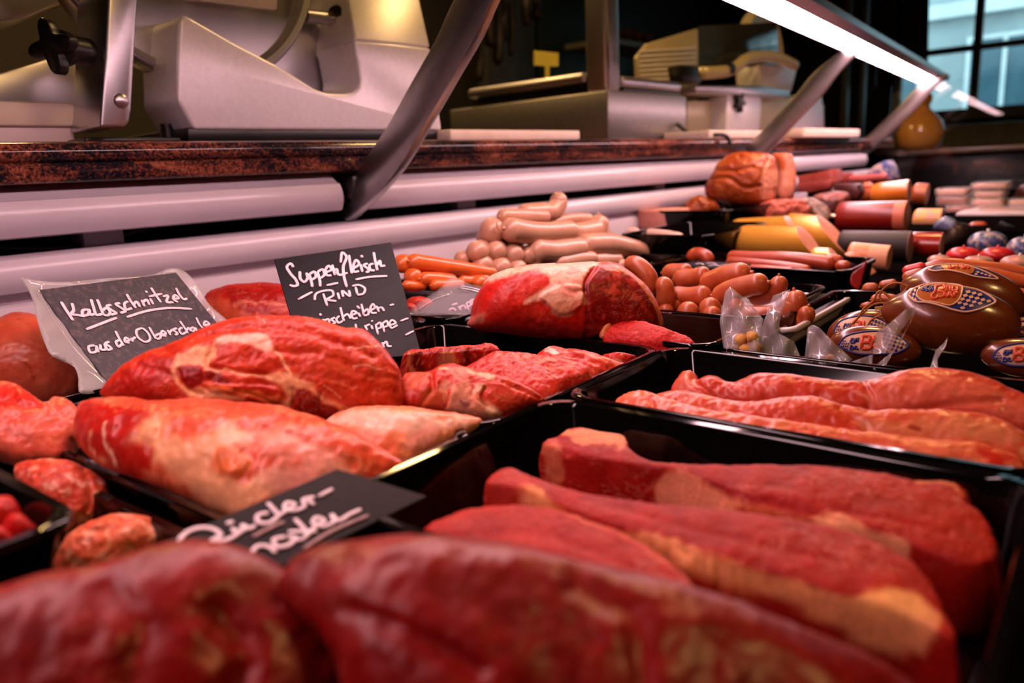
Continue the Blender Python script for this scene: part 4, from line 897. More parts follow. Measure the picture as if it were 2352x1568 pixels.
# soup meat sign
plS = Plane(700, 830, 'z', -.012, 240, 44)
sS = sign('price_sign', 'SP', [(100, 290), (1505, 82), (1870, 1430), (470, 1560)], plS, m_chalk, 'black chalkboard sign reading Suppenfleisch Rind behind the large veal piece')
L3 = [[(335, 385), (300, 340), (258, 372), (290, 450), (370, 550), (382, 600), (340, 612), (288, 595)], [(408, 435), (430, 540), (462, 562), (502, 520), (490, 450)], [(495, 455), (522, 535)], [(520, 465), (550, 560), (560, 622)], [(525, 470), (582, 438), (602, 500), (550, 540)],
      [(620, 438), (650, 540), (656, 618)], [(625, 440), (682, 410), (702, 480), (650, 522)], [(720, 450), (792, 410), (760, 368), (720, 410), (740, 482), (792, 482)], [(800, 355), (832, 482)], [(812, 430), (852, 408), (872, 470), (905, 482)],
      [(900, 330), (930, 208), (962, 240), (932, 380), (942, 500), (975, 625)], [(880, 485), (985, 450)], [(1000, 238), (1020, 370), (1037, 462)], [(1060, 400), (1122, 340), (1090, 298), (1058, 350), (1070, 442), (1122, 430)], [(1140, 350), (1162, 442)], [(1148, 240), (1162, 268)],
      [(1225, 338), (1180, 360), (1232, 410), (1232, 440), (1200, 442)], [(1295, 338), (1250, 360), (1270, 422), (1312, 422)], [(1298, 205), (1320, 330), (1342, 422)], [(1330, 370), (1372, 308), (1392, 372), (1436, 362)]]
mk('lettering', *strokes(L3, plS, .0017, tag_='SP'), m_paint, sS)
mk('underline', *strokes([[(1078, 532), (1250, 502), (1462, 490)], [(730, 602), (872, 572)], [(388, 772), (562, 680)]], plS, .0016, tag_='SP'), m_paint, sS)
mk('lettering', *strokes([[(690, 700), (742, 852)], [(590, 782), (600, 710), (700, 668), (802, 670), (812, 720), (740, 770), (852, 792)], [(865, 690), (887, 772)], [(932, 742), (920, 670), (1012, 732), (1000, 660)], [(1080, 620), (1102, 712)], [(1040, 610), (1120, 598), (1192, 640), (1172, 702), (1100, 717)]], plS, .0015, tag_='SP'), m_paint, sS)
L4 = [[(650, 940), (668, 965)], [(690, 1005), (712, 1065)], [(700, 1030), (752, 1008), (765, 1068)], [(835, 988), (790, 1010), (832, 1050), (800, 1072)], [(885, 968), (850, 1010), (880, 1052), (925, 1030)], [(898, 865), (920, 960), (942, 1032)], [(930, 980), (982, 948), (1022, 1002)], [(1040, 960), (1092, 930), (1050, 908), (1028, 960), (1060, 1002), (1105, 990)],
      [(1112, 930), (1140, 982)], [(1095, 848), (1132, 882)], [(1150, 825), (1180, 962)], [(1180, 920), (1222, 888), (1232, 950), (1180, 967)], [(1270, 900), (1312, 870), (1290, 828), (1258, 870), (1280, 932), (1335, 932)], [(1330, 848), (1362, 922)], [(1345, 880), (1392, 868), (1425, 912)], [(1490, 842), (1542, 830)]]
mk('lettering', *strokes(L4, plS, .0014, tag_='SP'), m_paint, sS)
L5 = [[(1080, 1065), (1092, 1130)], [(1190, 1080), (1222, 1142)], [(1200, 1092), (1255, 1068)], [(1270, 1080), (1284, 1132)], [(1270, 1025), (1286, 1036)], [(1320, 1068), (1352, 1195)], [(1325, 1080), (1372, 1048), (1382, 1110), (1345, 1122)], [(1400, 1048), (1427, 1165)], [(1405, 1060), (1452, 1028), (1462, 1090), (1420, 1102)],
      [(1500, 1080), (1562, 1050), (1520, 1018), (1488, 1060), (1510, 1112), (1585, 1078)], [(1618, 1030), (1714, 995)], [(1678, 1200), (1778, 1148)], [(1400, 1285), (1424, 1350)], [(1410, 1310), (1452, 1278), (1472, 1332), (1514, 1332)]]
mk('lettering', *strokes(L5, plS, .0013, tag_='SP'), m_paint, sS)
# roast sign lying across the tray corner
plR = Plane(790, 1077, 'z', .016, 262, 66)
sR = sign('price_sign', 'RD', [(20, 700), (1548, 55), (2290, 280), (1130, 850)], plR, mat('matt_chalkboard', S('1d1518'), S('171113'), rough=.6, scale=30, spec=.15), 'dark chalkboard sign reading Rinderbraten lying across the tray corner')
L6 = [[(245, 650), (330, 570), (430, 540), (550, 558), (595, 600), (520, 645), (650, 635), (720, 600), (760, 570)], [(690, 540), (725, 585)], [(640, 505), (700, 490)], [(720, 565), (785, 560), (772, 520), (832, 545), (880, 520)], [(985, 415), (900, 440), (900, 490), (985, 502), (1065, 450)], [(980, 335), (1040, 400), (1085, 450)],
      [(1085, 430), (1195, 342), (1140, 335), (1118, 382), (1200, 402)], [(1200, 402), (1282, 362), (1272, 312), (1362, 288)], [(1305, 308), (1362, 352)], [(1398, 282), (1512, 220)]]
mk('lettering', *strokes(L6, plR, .0012, tag_='RD'), m_paint, sR)
mk('underline', *strokes([[(860, 612), (1000, 540), (1112, 490)], [(1270, 712), (1500, 570), (1805, 438)]], plR, .0011, tag_='RD'), mat('faded_chalk_paint', S('a98a8c'), S('8f7274'), rough=.8, scale=200), sR)
L7 = [[(848, 745), (900, 690), (1000, 700), (1045, 745)], [(1130, 612), (1030, 640), (1050, 692), (1150, 682), (1205, 620), (1140, 612)], [(1200, 640), (1255, 632)], [(1200, 465), (1280, 550), (1315, 605)], [(1148, 572), (1385, 570)], [(1258, 645), (1385, 515)], [(1350, 520), (1445, 480), (1380, 455), (1350, 500), (1445, 532)], [(1440, 532), (1522, 490), (1502, 430), (1562, 482), (1625, 450)], [(1570, 482), (1650, 432), (1745, 388)]]
mk('lettering', *strokes(L7, plR, .0012, tag_='RD'), m_paint, sR)
# bagged sign beside the roast
plB = Plane(1000, 712, 'z', .006, 235, 42)
sB = sign('price_sign', 'WW', [(420, 985), (560, 950), (860, 1000), (760, 1130), (260, 1130)], plB, m_chalk, 'chalkboard sign in a zip bag leaning beside the round roast')
mk('lettering', *strokes([[(515, 1105), (550, 1088), (580, 1108)], [(600, 1070), (622, 1105)], [(610, 1082), (642, 1060)], [(650, 1058), (668, 1095)], [(538, 1058), (592, 1045)], [(670, 1040), (692, 1105)], [(672, 1045), (702, 1030), (707, 1062), (685, 1072)], [(738, 1008), (710, 1020), (737, 1042), (713, 1058)]], plB, .0012, tag_='WW'), m_paint, sB)
mk('bag', *patch_mesh(q('WW', [(150, 1120), (250, 1030), (420, 920), (555, 800), (620, 830), (700, 870), (830, 900), (900, 960), (800, 1120), (500, 1150)]), plB, .003, 260, thick=.0003), film_mat('zip_bag_film', haze=.08, rough=.3, gl=.15), sB)
mk('zip_seam', *strokes([[(600, 880), (780, 920), (880, 960)], [(600, 900), (780, 940), (870, 980)], [(240, 1100), (400, 1000), (520, 960)]], plB, .0008, off=.004, tag_='WW'), m_film, sB)
# small price card among the red sausages
plC = Plane(1650, 606, 'x', 1.19, 190, 78)
sC = sign('price_sign', 'RS', [(780, 172), (980, 160), (1400, 186), (1250, 222), (900, 224)], plC, m_chalk, 'small black price card lying flat on the red sausages')
mk('lettering', *strokes([[(880, 185), (930, 180), (960, 192)], [(980, 180), (1030, 176), (1080, 188)], [(1000, 200), (1060, 196), (1110, 204), (1180, 190)]], plC, .0011, tag_='RS', n=8), m_paint, sC)
# ---------------------------------------------------------------- sausages
def sfrac(r, Lt, n=16):
    a = np.linspace(0, math.pi / 2, 8)
    s = np.concatenate([r * (1 - np.cos(a)), np.linspace(r, max(Lt - r, r * 1.01), n)[1:-1], Lt - r * (1 - np.cos(a))[::-1]])
    rr = np.concatenate([r * np.sin(a), np.full(n - 2, r), (r * np.sin(a))[::-1]])
    return s, rr
def sausage(name, tagn, pts, rz, k, v, m, label, group, cat='sausage', seg=18, nib=True, seed=0, taper=.04, wob=.03):
    pts = q(tagn, pts); n = len(pts)
    vs = np.linspace(v[0], v[1], n) if isinstance(v, tuple) else np.full(n, v)
    P = np.array([at(a, b, k, c) for (a, b), c in zip(pts, vs)])
    r = rz * ZO[tagn][2] * depth_of(P.mean(0)) / FPX
    if isinstance(v, tuple) and n == 2 and np.linalg.norm(P[1] - P[0]) < 2.2 * r:
        P = np.array([P[0], P[0] + (P[1] - P[0]) / (np.linalg.norm(P[1] - P[0]) + 1e-9) * 2.4 * r])
    D = catmull(P, 120) if n > 2 else np.linspace(P[0], P[1], 120)
    cum = np.concatenate([[0], np.cumsum(np.linalg.norm(np.diff(D, axis=0), axis=1))]); Lt = cum[-1]
    if Lt < 2.05 * r: r = Lt / 2.05
    s, rr = sfrac(r, Lt, 22)
    Q = np.stack([np.interp(s, cum, D[:, i]) for i in range(3)], -1)
    t = s / Lt; rr = rr * (1 - taper * np.cos(t * 6.28 + seed)) * (1 + wob * np.sin(t * 9 + seed * 2.1))
    rr = np.maximum(rr, r * .02)
    V, F = sweep(Q, rr, seg)
    if nib and not (isinstance(v, tuple) and n == 2):
        parts = [(V, F)]
        for e, d in ((D[0], D[0] - D[6]), (D[-1], D[-1] - D[-7])):
            d = d / (np.linalg.norm(d) + 1e-9)
            parts.append(sweep(np.array([e - d * r * .12, e + d * r * .05, e + d * r * .16, e + d * r * .24]), np.array([.3, .13, .16, .06]) * r, 8))
        V, F = join(*parts)
    return mk(name, V, F, m, label=label, cat=cat, group=group)
def saus_mat(name, c1, c2, spot=None, rough=.3, coat=.25):
    m = mat(name, c1, c2, rough=rough, scale=45, bump=.12, bscale=160, sss=.12, coat=coat)
    if spot:
        nt = m.node_tree; b = nt.nodes['Principled BSDF']
        src = b.inputs['Base Color'].links[0].from_socket
        tc = nt.nodes.new('ShaderNodeTexCoord'); vo = nt.nodes.new('ShaderNodeTexVoronoi'); vo.inputs['Scale'].default_value = 170
        nt.links.new(tc.outputs['Object'], vo.inputs['Vector'])
        rp = _ramp(nt, vo.outputs['Distance'], [(.10, (1, 1, 1)), (.20, (0, 0, 0))])
        vc = nt.nodes.new('ShaderNodeMath'); vc.operation = 'GREATER_THAN'; vc.inputs[1].default_value = .62
        sep = nt.nodes.new('ShaderNodeSeparateColor'); nt.links.new(vo.outputs['Color'], sep.inputs[0]); nt.links.new(sep.outputs[0], vc.inputs[0])
        mu = nt.nodes.new('ShaderNodeMath'); mu.operation = 'MULTIPLY'; nt.links.new(rp.outputs[0], mu.inputs[0]); nt.links.new(vc.outputs[0], mu.inputs[1])
        mx = nt.nodes.new('ShaderNodeMix'); mx.data_type = 'RGBA'
        nt.links.new(mu.outputs[0], mx.inputs['Factor']); nt.links.new(src, mx.inputs['A']); mx.inputs['B'].default_value = (*spot, 1)
        nt.links.new(mx.outputs['Result'], b.inputs['Base Color'])
    return m
m_ww = saus_mat('white_sausage_casing', S('c4947a'), S('ba886e'), spot=S('7a6a58'), rough=.36)
m_wien = saus_mat('wiener_casing', S('df6c2c'), S('d05f26'), rough=.3)
m_red = saus_mat('red_sausage_casing', S('a0401a'), S('b45c2e'), rough=.42, coat=.15)
m_long = saus_mat('long_sausage_casing', S('ac4220'), S('a03a1c'), rough=.36, coat=.15)
m_pale = saus_mat('pale_sausage_casing', S('e6bdae'), S('dcb0a2'), rough=.36)
GW = 'pale white sausages heaped beside the rails'
lw = 'pale herb-flecked white sausage in the heap beside the rails'
ww = [([(1150, 240), (1330, 222), (1470, 195), (1500, 130), (1470, 65)], 74, .80), ([(968, 262), (1180, 262), (1405, 268)], 60, .778), ([(1010, 370), (1200, 405), (1420, 405), (1640, 395)], 88, .755),
      ([(1400, 335), (1580, 290), (1790, 285)], 48, .80), ([(1600, 415), (1760, 400), (1860, 350), (1860, 245)], 82, .778), ([(1250, 565), (1450, 580), (1600, 560), (1732, 540)], 90, .745), ([(1700, 520), (1950, 515), (2130, 545), (2292, 590)], 82, .752),
      ([(890, 390), (985, 400)], 92, (.77, .86)), ([(830, 455), (900, 440)], 68, (.80, .88)), ([(1085, 480), (1120, 450)], 86, (.765, .85)), ([(755, 585), (860, 560)], 86, (.75, .84)), ([(930, 580), (990, 560)], 76, (.75, .84)), ([(1085, 612), (1140, 590)], 78, (.748, .84)), ([(1215, 612), (1270, 590)], 74, (.746, .84)),
      ([(625, 650), (700, 630)], 62, (.77, .86)), ([(800, 705), (900, 690)], 82, (.745, .84)), ([(965, 730), (1030, 710)], 80, (.742, .83)), ([(1120, 745), (1180, 720)], 78, (.74, .83)), ([(1290, 745), (1340, 720)], 70, (.74, .83)), ([(1470, 690), (1650, 655), (1830, 640)], 62, .735), ([(1750, 670), (1900, 660), (2055, 655)], 62, .745), ([(1880, 420), (1945, 420)], 42, (.80, .84)), ([(2050, 700), (2150, 720)], 50, (.73, .80))]
for i, (p, r, y) in enumerate(ww):
    lab = lw
    if i == 0: lab = 'pale white sausage with a hooked end topping the heap'
    more = {1: 'plump white sausage lying in front of the hooked topmost one', 2: 'long white sausage lying across the middle of the heap', 3: 'yellowish white sausage tucked behind the middle of the heap', 4: 'bent white sausage with its tip turned up in the heap', 5: 'white sausage resting along the foot of the heap behind the roast', 19: 'half-hidden white sausage lying just behind the top of the roast', 20: 'half-hidden white sausage beside the curled red sausage'}
    lab = more.get(i, 'white sausage in the heap with only its round end showing' if 7 <= i <= 18 else lab)
    if i == 6: lab = 'pale white sausage hanging over the heap towards the black tray'
    sausage('white_sausage', 'WW', p, r * 1.15, 'y', y, m_ww, lab, GW, seed=i * 1.3)
tag(mk('casing_string', *sweep(catmull([PYp(*p, .757) for p in q('WW', [(955, 290), (945, 340), (975, 395), (1010, 410)])], 16), .0012, 6), m_ww), 'twisted casing loop hanging between two white sausages', 'casing')
GN = 'orange wieners beside the bagged sign'
for i, (p, r, y) in enumerate([([(90, 690), (130, 680)], 72, (.75, .84)), ([(640, 715), (720, 690)], 46, (.775, .82)), ([(150, 665), (400, 705), (700, 745), (925, 785)], 64, .745), ([(185, 810), (240, 790)], 68, (.735, .82)), ([(600, 845), (760, 840), (870, 830)], 48, .74), ([(250, 825), (400, 835), (570, 850)], 62, .728), ([(350, 885), (500, 880), (640, 870)], 46, .718), ([(780, 860), (840, 840)], 56, (.72, .80)), ([(100, 880), (180, 890), (300, 890)], 40, .73)]):
    sausage('wiener_sausage', 'WW', p, r * 1.14, 'y', y, m_wien, 'orange wiener with a wrinkled twist lying on top' if i == 2 else {0: 'orange wiener end touching the soup meat sign edge', 3: 'stubby orange wiener end under the wrinkled one', 5: 'orange wiener lying under the wrinkled one'}.get(i, 'smooth orange wiener partly buried beside the bagged sign'), GN, seed=i)
GR = 'short red sausages heaped in their tray'
rs = [([(235, 215), (300, 190), (390, 240), (450, 330), (440, 410), (360, 400)], 76, .86), ([(520, 340), (590, 400), (600, 500), (560, 600)], 78, .865), ([(575, 270), (700, 272), (850, 245)], 80, .97), ([(680, 335), (850, 315), (1020, 285)], 84, .93), ([(640, 480), (850, 490), (1030, 480)], 86, .885), ([(935, 385), (1150, 310), (1400, 265)], 98, .915),
      ([(1050, 520), (1200, 440), (1380, 390), (1560, 355)], 92, .885), ([(1380, 500), (1500, 490), (1610, 440), (1655, 370), (1660, 295)], 78, .90), ([(1600, 720), (1740, 640), (1815, 540), (1800, 430)], 98, .875), ([(1560, 800), (1760, 790), (1890, 710), (1935, 580)], 74, .862), ([(810, 640), (830, 620)], 86, (.835, .90)), ([(1010, 600), (1050, 580)], 90, (.84, .91)), ([(1030, 660), (1060, 650)], 80, (.832, .9)), ([(690, 560), (720, 540)], 70, (.87, .92)), ([(600, 620), (640, 600)], 60, (.85, .9)), ([(1180, 600), (1350, 590)], 80, .87), ([(1300, 660), (1500, 650), (1650, 640)], 70, .86)]
for i, (p, r, x) in enumerate(rs):
    lab = 'short red smoked sausage in the heap behind the roast'
    if i == 0: lab = 'curled orange-red sausage leaning against the round roast'
    more = {1: 'curved red sausage squeezed between the roast and the heap', 2: 'red sausage with a string end below the small price card', 3: 'short red sausage under the edge of the small price card', 5: 'thick red sausage slanting up against the tall tray', 6: 'thick red sausage slanting up behind the spice bag', 8: 'fat red sausage curling behind the clear spice bag', 4: 'red sausage lying flat in the middle of the heap'}
    lab = more.get(i, lab if i < 10 else 'red sausage low in the heap with little but its end showing')
    if i == 7: lab = 'pinched red sausage bent upright at the heap edge'
    if i == 9: lab = 'curved red sausage lying on the white dish corner'
    sausage('red_sausage', 'RS', p, r * 1.1, 'x', x, m_red, lab, GR, seed=i * .9)
tray('serving_dish', .80, 1.035, .262, .40, -.008, .03, 'white dish corner poking out under the red sausages', m=m_pvc, cat='dish', r=.02)
tray('meat_tray', 1.20, 1.375, .312, .655, .0, .075, 'tall black tray of long brown sausages', group=G)
GL = 'long brown sausages in the tall tray'
for i, (p, r, x) in enumerate([([(825, 165), (880, 100), (960, 110), (1030, 190)], 62, 1.31), ([(1180, 120), (1450, 135), (1800, 140), (2190, 190)], 66, 1.29), ([(1170, 165), (1450, 180), (1700, 210), (1960, 255)], 46, 1.25), ([(2050, 150), (2160, 150), (2260, 180)], 56, 1.33), ([(2180, 200), (2330, 205)], 46, 1.28), ([(1300, 230), (1600, 240), (1800, 260)], 40, 1.23)]):
    sausage('long_sausage', 'RS', p, r, 'x', x, m_long, 'arched brown sausage rising above the small price card' if i == 0 else {1: 'longest brown sausage lying across the top of the tall tray', 2: 'slim brown sausage lying along the near rim of the tall tray'}.get(i, 'brown sausage partly hidden in the tall tray'), GL, seed=i * 1.7, nib=False)
tag(mk('price_tag', *patch_mesh(q('Z6', [(2150, 1120), (2260, 1030), (2285, 970), (2250, 1130), (2200, 1250), (2140, 1200)]), Plane(1965, 620, 'x', 1.19, 200, 10), .0, 60, thick=.0006), mat('red_tag', S('a01818'), S('7a1010'), rough=.4, scale=40)), 'red plastic tag hanging on the tall black tray corner', 'tag')
# trays and pale items between heap and rails
tray('meat_tray', 1.352, 1.66, .600, .80, .036, .048, 'tall black tray holding small pale sausages', group=G)
tray('meat_tray', 1.68, 2.10, .70, .905, .06, .072, 'tall black tray holding a pale ham disc', group=G)
for i, (p, r, x) in enumerate([([(215, 790), (270, 770), (335, 790)], 52, 1.47), ([(345, 800), (420, 775), (540, 785), (690, 805)], 44, 1.47), ([(590, 810), (650, 790), (705, 810)], 34, 1.5)]):
    sausage('pale_sausage', 'Z6', p, r, 'x', x, m_pale, 'small pale pink sausage peeping over a tall black tray', 'small pale sausages in the tall tray', seed=i)
sausage('pale_sausage', 'Z6', [(100, 705), (250, 690), (400, 705)], 46, 'x', 1.75, m_ww, 'cream white sausage end over the rim of the rear tray', 'small pale sausages in the tall tray', seed=5)
c = PXp(*q('Z6', [(535, 610)])[0], 1.74)
hd = thing('ham_disc', c - [0, 0, .03], 'pale pink ham disc lying over the rear black tray', 'ham')
rr_ = 222 * .2678 * depth_of(c) / FPX
mk('rind', *lathe([(.9 * rr_, -.032), (rr_, -.025), (rr_, .010), (.97 * rr_, .013)], c, seg=36), mat('ham_side', S('c98070'), S('bd7263'), rough=.5, scale=60), hd, sharp=40)
mk('cut_face', *lathe([(.965 * rr_, .0125), (.955 * rr_, .0145), (.01 * rr_, .0148)], c, seg=36), mat('ham_cut', S('d99a80'), S('cf8c74'), rough=.45, scale=90), hd)
# ---------------------------------------------------------------- machines on the worktop
def pbp(tagn, pts, v): return np.array([PB(a, b, v) for a, b in q(tagn, pts)])
ZT = .2325
SLc = thing('meat_slicer', L(.45, .2, ZT), 'large polished aluminium meat slicer standing on the granite worktop', 'meat slicer')
front = [(447, 297), (409, 232), (407, 133), (411, 48), (422, 31), (440, 40), (540, 98), (634, 147), (725, 204), (752, 213), (790, 215), (812, 212), (826, 198), (829, 180), (822, 140), (813, 92), (902, 99), (990, 110), (1003, 200), (1016, 299)]
mk('body', *prism(pbp('P', front, .055), NB * .11, .006, 3), m_alu, SLc, sharp=30)
up0 = pbp('P', [(814, 91), (990, 109)], .058); up1 = pbp('P', [(940, -120), (775, -120)], .15)
mk('motor_cover', *prism(np.array([up0[0], up0[1], up1[0], up1[1]]), NB * .16 - ZB * .02, .006, 3), m_alu, SLc, sharp=30)
b0 = pbp('P', [(447, 298), (1016, 300)], .05)
uu0, uu1 = loc(b0[0])[0], loc(b0[1])[0]
mk('base_plate', *lbox(uu0 - .005, uu1 + .01, .06, .42, .2330, loc(b0[0])[2] + .004, .003), m_black, SLc, sharp=40)
mk('back_panel', *prism(pbp('P', [(640, -160), (830, -160), (835, 300), (520, 300)], .17), NB * .02, .003), m_steel, SLc, sharp=30)
mk('shaft', *sweep(np.array([PB(702, 36, .13), PB(775, 44, .13)]), .011, 20), m_steel, SLc, sharp=40)
so = PB(772, 44, .128); mk('shaft_seal', *lathe([(.006, -.004), (.021, -.004), (.023, .0), (.021, .008), (.006, .008)], so, axis=UB, seg=24), m_black, SLc, sharp=40)
_c = [np.array(loc(PB(a, b, .125)))[[0, 2]] for a, b in ((716, 0), (686, 85), (628, 152))]
_A = np.array([2 * (_c[1] - _c[0]), 2 * (_c[2] - _c[0])]); _s = np.linalg.solve(_A, [_c[1] @ _c[1] - _c[0] @ _c[0], _c[2] @ _c[2] - _c[0] @ _c[0]])
cb = L(_s[0], .125, _s[1]); Rb = float(np.linalg.norm(_c[0] - _s))
mk('blade_guard', *lathe([(Rb * .90, .012), (Rb * .93, -.004), (Rb * .965, -.006), (Rb * .97, .002), (Rb * .985, .0), (Rb, .004), (Rb, .03), (Rb * .90, .03)], cb, axis=NB, seg=96), m_steel, SLc, sharp=40)
mk('blade', *lathe([(Rb * .91, .02), (Rb * .905, .014), (Rb * .45, .012), (Rb * .44, .004), (.01, .004)], cb, axis=NB, seg=96), m_steel, SLc, sharp=40)
mk('meat_stop', *prism(pbp('P', [(430, -80), (640, -80), (637, 22), (470, 0)], .10), NB * .012, .002), m_alu, SLc, sharp=30)
mk('carriage_arm', *prism(pbp('P', [(250, -90), (324, -90), (318, 0), (303, 253), (299, 281), (288, 293), (230, 294), (240, 150)], .03), NB * .10, .005, 3), m_steel, SLc, sharp=30)
rv = PB(278, 231, .03); mk('rivet', *lathe([(.0095, .001), (.0095, -.001), (.007, -.0035), (.001, -.0045)], rv, axis=NB, seg=20), m_steel, SLc)
mk('carriage', *prism(pbp('P', [(-120, 200), (60, 150), (160, 118), (232, 118), (232, 290), (-120, 300)], .25), NB * .2, .004), m_steel, SLc, sharp=30)
mk('hopper_tray', *prism(pbp('P', [(-120, 60), (60, 40), (170, 0), (200, -90), (-120, -90)], .28), NB * .16, .004), m_steel, SLc, sharp=30)
ka = PB(200, 120, .055); kb = PB(150, 112, .04); kd = (kb - ka) / np.linalg.norm(kb - ka)
kn = mk('knob', *lathe([(.012, -.004), (.017, .0), (.017, .03), (.021, .034), (.021, .042), (.012, .05)], ka, axis=kd, seg=24), m_black, SLc, sharp=40)
bl_ = ka + kd * .045
kz = np.cross(kd, [0, 0, 1]); kz /= np.linalg.norm(kz); ky = np.cross(kz, kd)
star = []
for i in range(40):
    a = i / 40 * 2 * math.pi; rr2 = .024 + .009 * math.cos(4 * a + .6); star.append(bl_ + kz * rr2 * math.cos(a) + ky * rr2 * math.sin(a))
mk('knob_wing', *prism(np.array(star), kd * .014, .002), m_black, kn, sharp=40)
mk('foot', *lathe([(.013, .0), (.015, .004), (.009, .01), (.009, .03)], L(loc(PB(385, 300, .12))[0], .12, .2330), seg=16), m_black, SLc, sharp=40)
mk('guide_rod', *sweep(np.array([PB(380, 318, .14), PB(382, 255, .14)]), .007, 14), m_steel, SLc)
mk('rubber_pad', *lbox(uu0 - .14, uu0 - .01, .07, .2, .2328, .241, .003), m_black, SLc, sharp=40)
# cutting boards
def board(name, pts, z0, z1, m, label):
    P = np.array([PZ(a, b, z0) for a, b in pts]); P[:, 2] = z0
    return tag(mk(name, *prism(P, np.array([0, 0, z1 - z0]), .003, 2), m, sharp=35), label, 'cutting board')
m_speck = mat('speckled_board', S('e6d2d6'), S('4a4048'), rough=.5, scale=420, lo=.68, hi=.76)
u_, v_, z_ = loc(PB(176, 335, .13)); u2, _, z2 = loc(PB(176, 292, .13)); _, _, z3 = loc(PB(180, 236, .125))
tag(mk('cutting_board', *lbox(-.5, u_, .13, .24, .2328, z2 - .0003, .003), m_speck, sharp=35), 'speckled pale cutting board under a plain white one', 'cutting board')
tag(mk('cutting_board', *lbox(-.5, u_ + .006, .122, .24, z2, z3, .007), m_board, sharp=35), 'thick plain white cutting board stacked on the speckled one', 'cutting board')
ub0, ub1 = loc(PB(1030, 305, .03))[0], loc(PB(1328, 312, .03))[0]
tag(mk('cutting_board', *lbox(ub0, ub1, .025, .24, .2328, loc(PB(1328, 300, .03))[2], .003), m_board, sharp=35), 'thin white cutting board lying in front of the counter scale', 'cutting board')
# counter scale
cu, cv, cz = loc(PB(1400, 327, .17)); _, _, ct = loc(PB(1400, 206, .17)); cu1 = loc(PB(1577, 300, .17))[0]
vb = loc(PU(1020, 280, cu))[1]; vb = min(vb, .77)
SCL = thing('counter_scale', L((cu + cu1) / 2, .3, ZT), 'grey steel counter scale with weighing platters and a display column', 'scale')
mk('housing', *lbox(cu, cu1, .17, vb, .242, ct, .006), m_scale, SCL, sharp=35)
for uu in (cu + .03, cu + .09, cu + .16, cu1 - .05): mk('foot', *lathe([(.012, 0), (.014, .003), (.010, .012)], L(uu, .20, .2327), seg=14), m_black, SCL, sharp=40)
c0 = loc(PU(1404, 205, cu + .01))[1]; c1_ = loc(PU(1347, 205, cu + .01))[1]
mk('column', *lbox(cu + .006, cu + .07, max(c0, .175), max(min(c1_, .37), .24), ct - .001, ct + .75, .012), m_steel, SCL, sharp=35)
p0 = loc(PU(1345, 190, cu + .02))[1]; p1 = loc(PU(1075, 205, cu + .02))[1]; p1 = min(p1, vb + .05)
zp0 = loc(PU(1345, 200, cu + .02))[2]; zp1 = loc(PU(1345, 152, cu + .02))[2]
mk('platter_base', *lbox(cu + .03, cu1 - .03, max(min(c1_, .37), .24) + .004, p1 - .02, ct - .001, ct + .028, .008), m_black, SCL, sharp=35)
mk('platter', *lbox(cu + .01, cu1 - .01, max(min(c1_, .37), .24) + .004, p1, ct + .028, ct + .056, .012), m_steel, SCL, sharp=35)
mk('label_plate', *lbox(cu + .09, cu1 - .02, .18, .31, ct - .001, ct + .012, .003), m_black, SCL, sharp=35)
mk('platter', *lbox(cu + .085, cu1 - .015, .178, .32, ct + .012, ct + .04, .01), m_steel, SCL, sharp=35)
_u = loc(PB(1560, 320, .1))[0]
mk('cable', *sweep(catmull([L(cu1 - .07, .166, .285), L(cu1 - .05, .12, .243), L(_u + .04, .03, .243), L(_u + .07, -.012, .236), L(_u + .09, -.014, .214)], 24), .006, 8), m_black, SCL)
# second slicer
m_cream = mat('cream_enamel', S('cbbf9c'), S('beb18c'), rough=.35, scale=8, metal=.2)
v2 = .30
S2 = thing('meat_slicer', L(2.7, v2 + .1, ZT), 'cream meat slicer with ribbed plate and black star knob farther along the worktop', 'meat slicer')
def p2(name, pts, v, dv, m, par=None, bev=.004): return mk(name, *prism(pbp('P', pts, v), NB * dv, bev, 2, ZT + .0005), m, par or S2, sharp=30)
p2('base', [(1578, 232), (1820, 226), (1893, 240), (1893, 330), (1578, 318)], v2, .22, m_cream)
p2('ribbed_plate', [(1470, 232), (1467, 130), (1490, 100), (1604, 66), (1604, 232)], v2 + .1, .02, m_cream)
for i in range(11):
    y = 108 + i * 11; p2('rib', [(1472, y + 8), (1600, y), (1600, y + 5), (1472, y + 12)], v2 + .094, .008, m_alu, bev=.001)
p2('control_box', [(1672, 212), (1750, 212), (1744, 302), (1667, 300)], v2 - .06, .07, m_alu)
ks = []
kc = PB(1692, 236, v2 - .062)
for i in range(48):
    a = i / 48 * 2 * math.pi; rr2 = .026 + .010 * math.cos(5 * a + .5); ks.append(kc + UB * rr2 * math.cos(a) + ZB * rr2 * math.sin(a))
mk('star_knob', *prism(np.array(ks), -NB * .02, .003), m_black, S2, sharp=40)
p2('carriage_table', [(1598, 196), (1750, 196), (1815, 208), (1815, 226), (1600, 212)], v2 - .08, .14, m_steel)
p2('product_holder', [(1750, 148), (1832, 152), (1818, 210), (1748, 200)], v2 - .05, .1, m_alu)
mk('handle_arm', *sweep(catmull([PB(a, b, v2 - .08) for a, b in [(1612, 168), (1650, 166), (1685, 158), (1710, 138), (1750, 130), (1790, 134), (1825, 150)]], 30), .020, 12), m_cream, S2)
mk('arm_pivot', *lathe([(.004, -.03), (.017, -.03), (.017, 0.0), (.004, 0.0)], PB(1666, 160, v2 - .075), axis=NB, seg=24), m_black, S2, sharp=40)
p2('grip', [(1565, 150), (1606, 152), (1612, 190), (1570, 188)], v2 - .09, .05, m_black)
c2 = PB(1752, 140, v2 + .05); R2 = 112 * depth_of(c2) / FPX
mk('blade_guard', *lathe([(R2 * .86, .0), (R2 * .95, -.012), (R2, .0), (R2, .03), (R2 * .86, .03)], c2, axis=NB, seg=64), m_cream, S2, sharp=40)
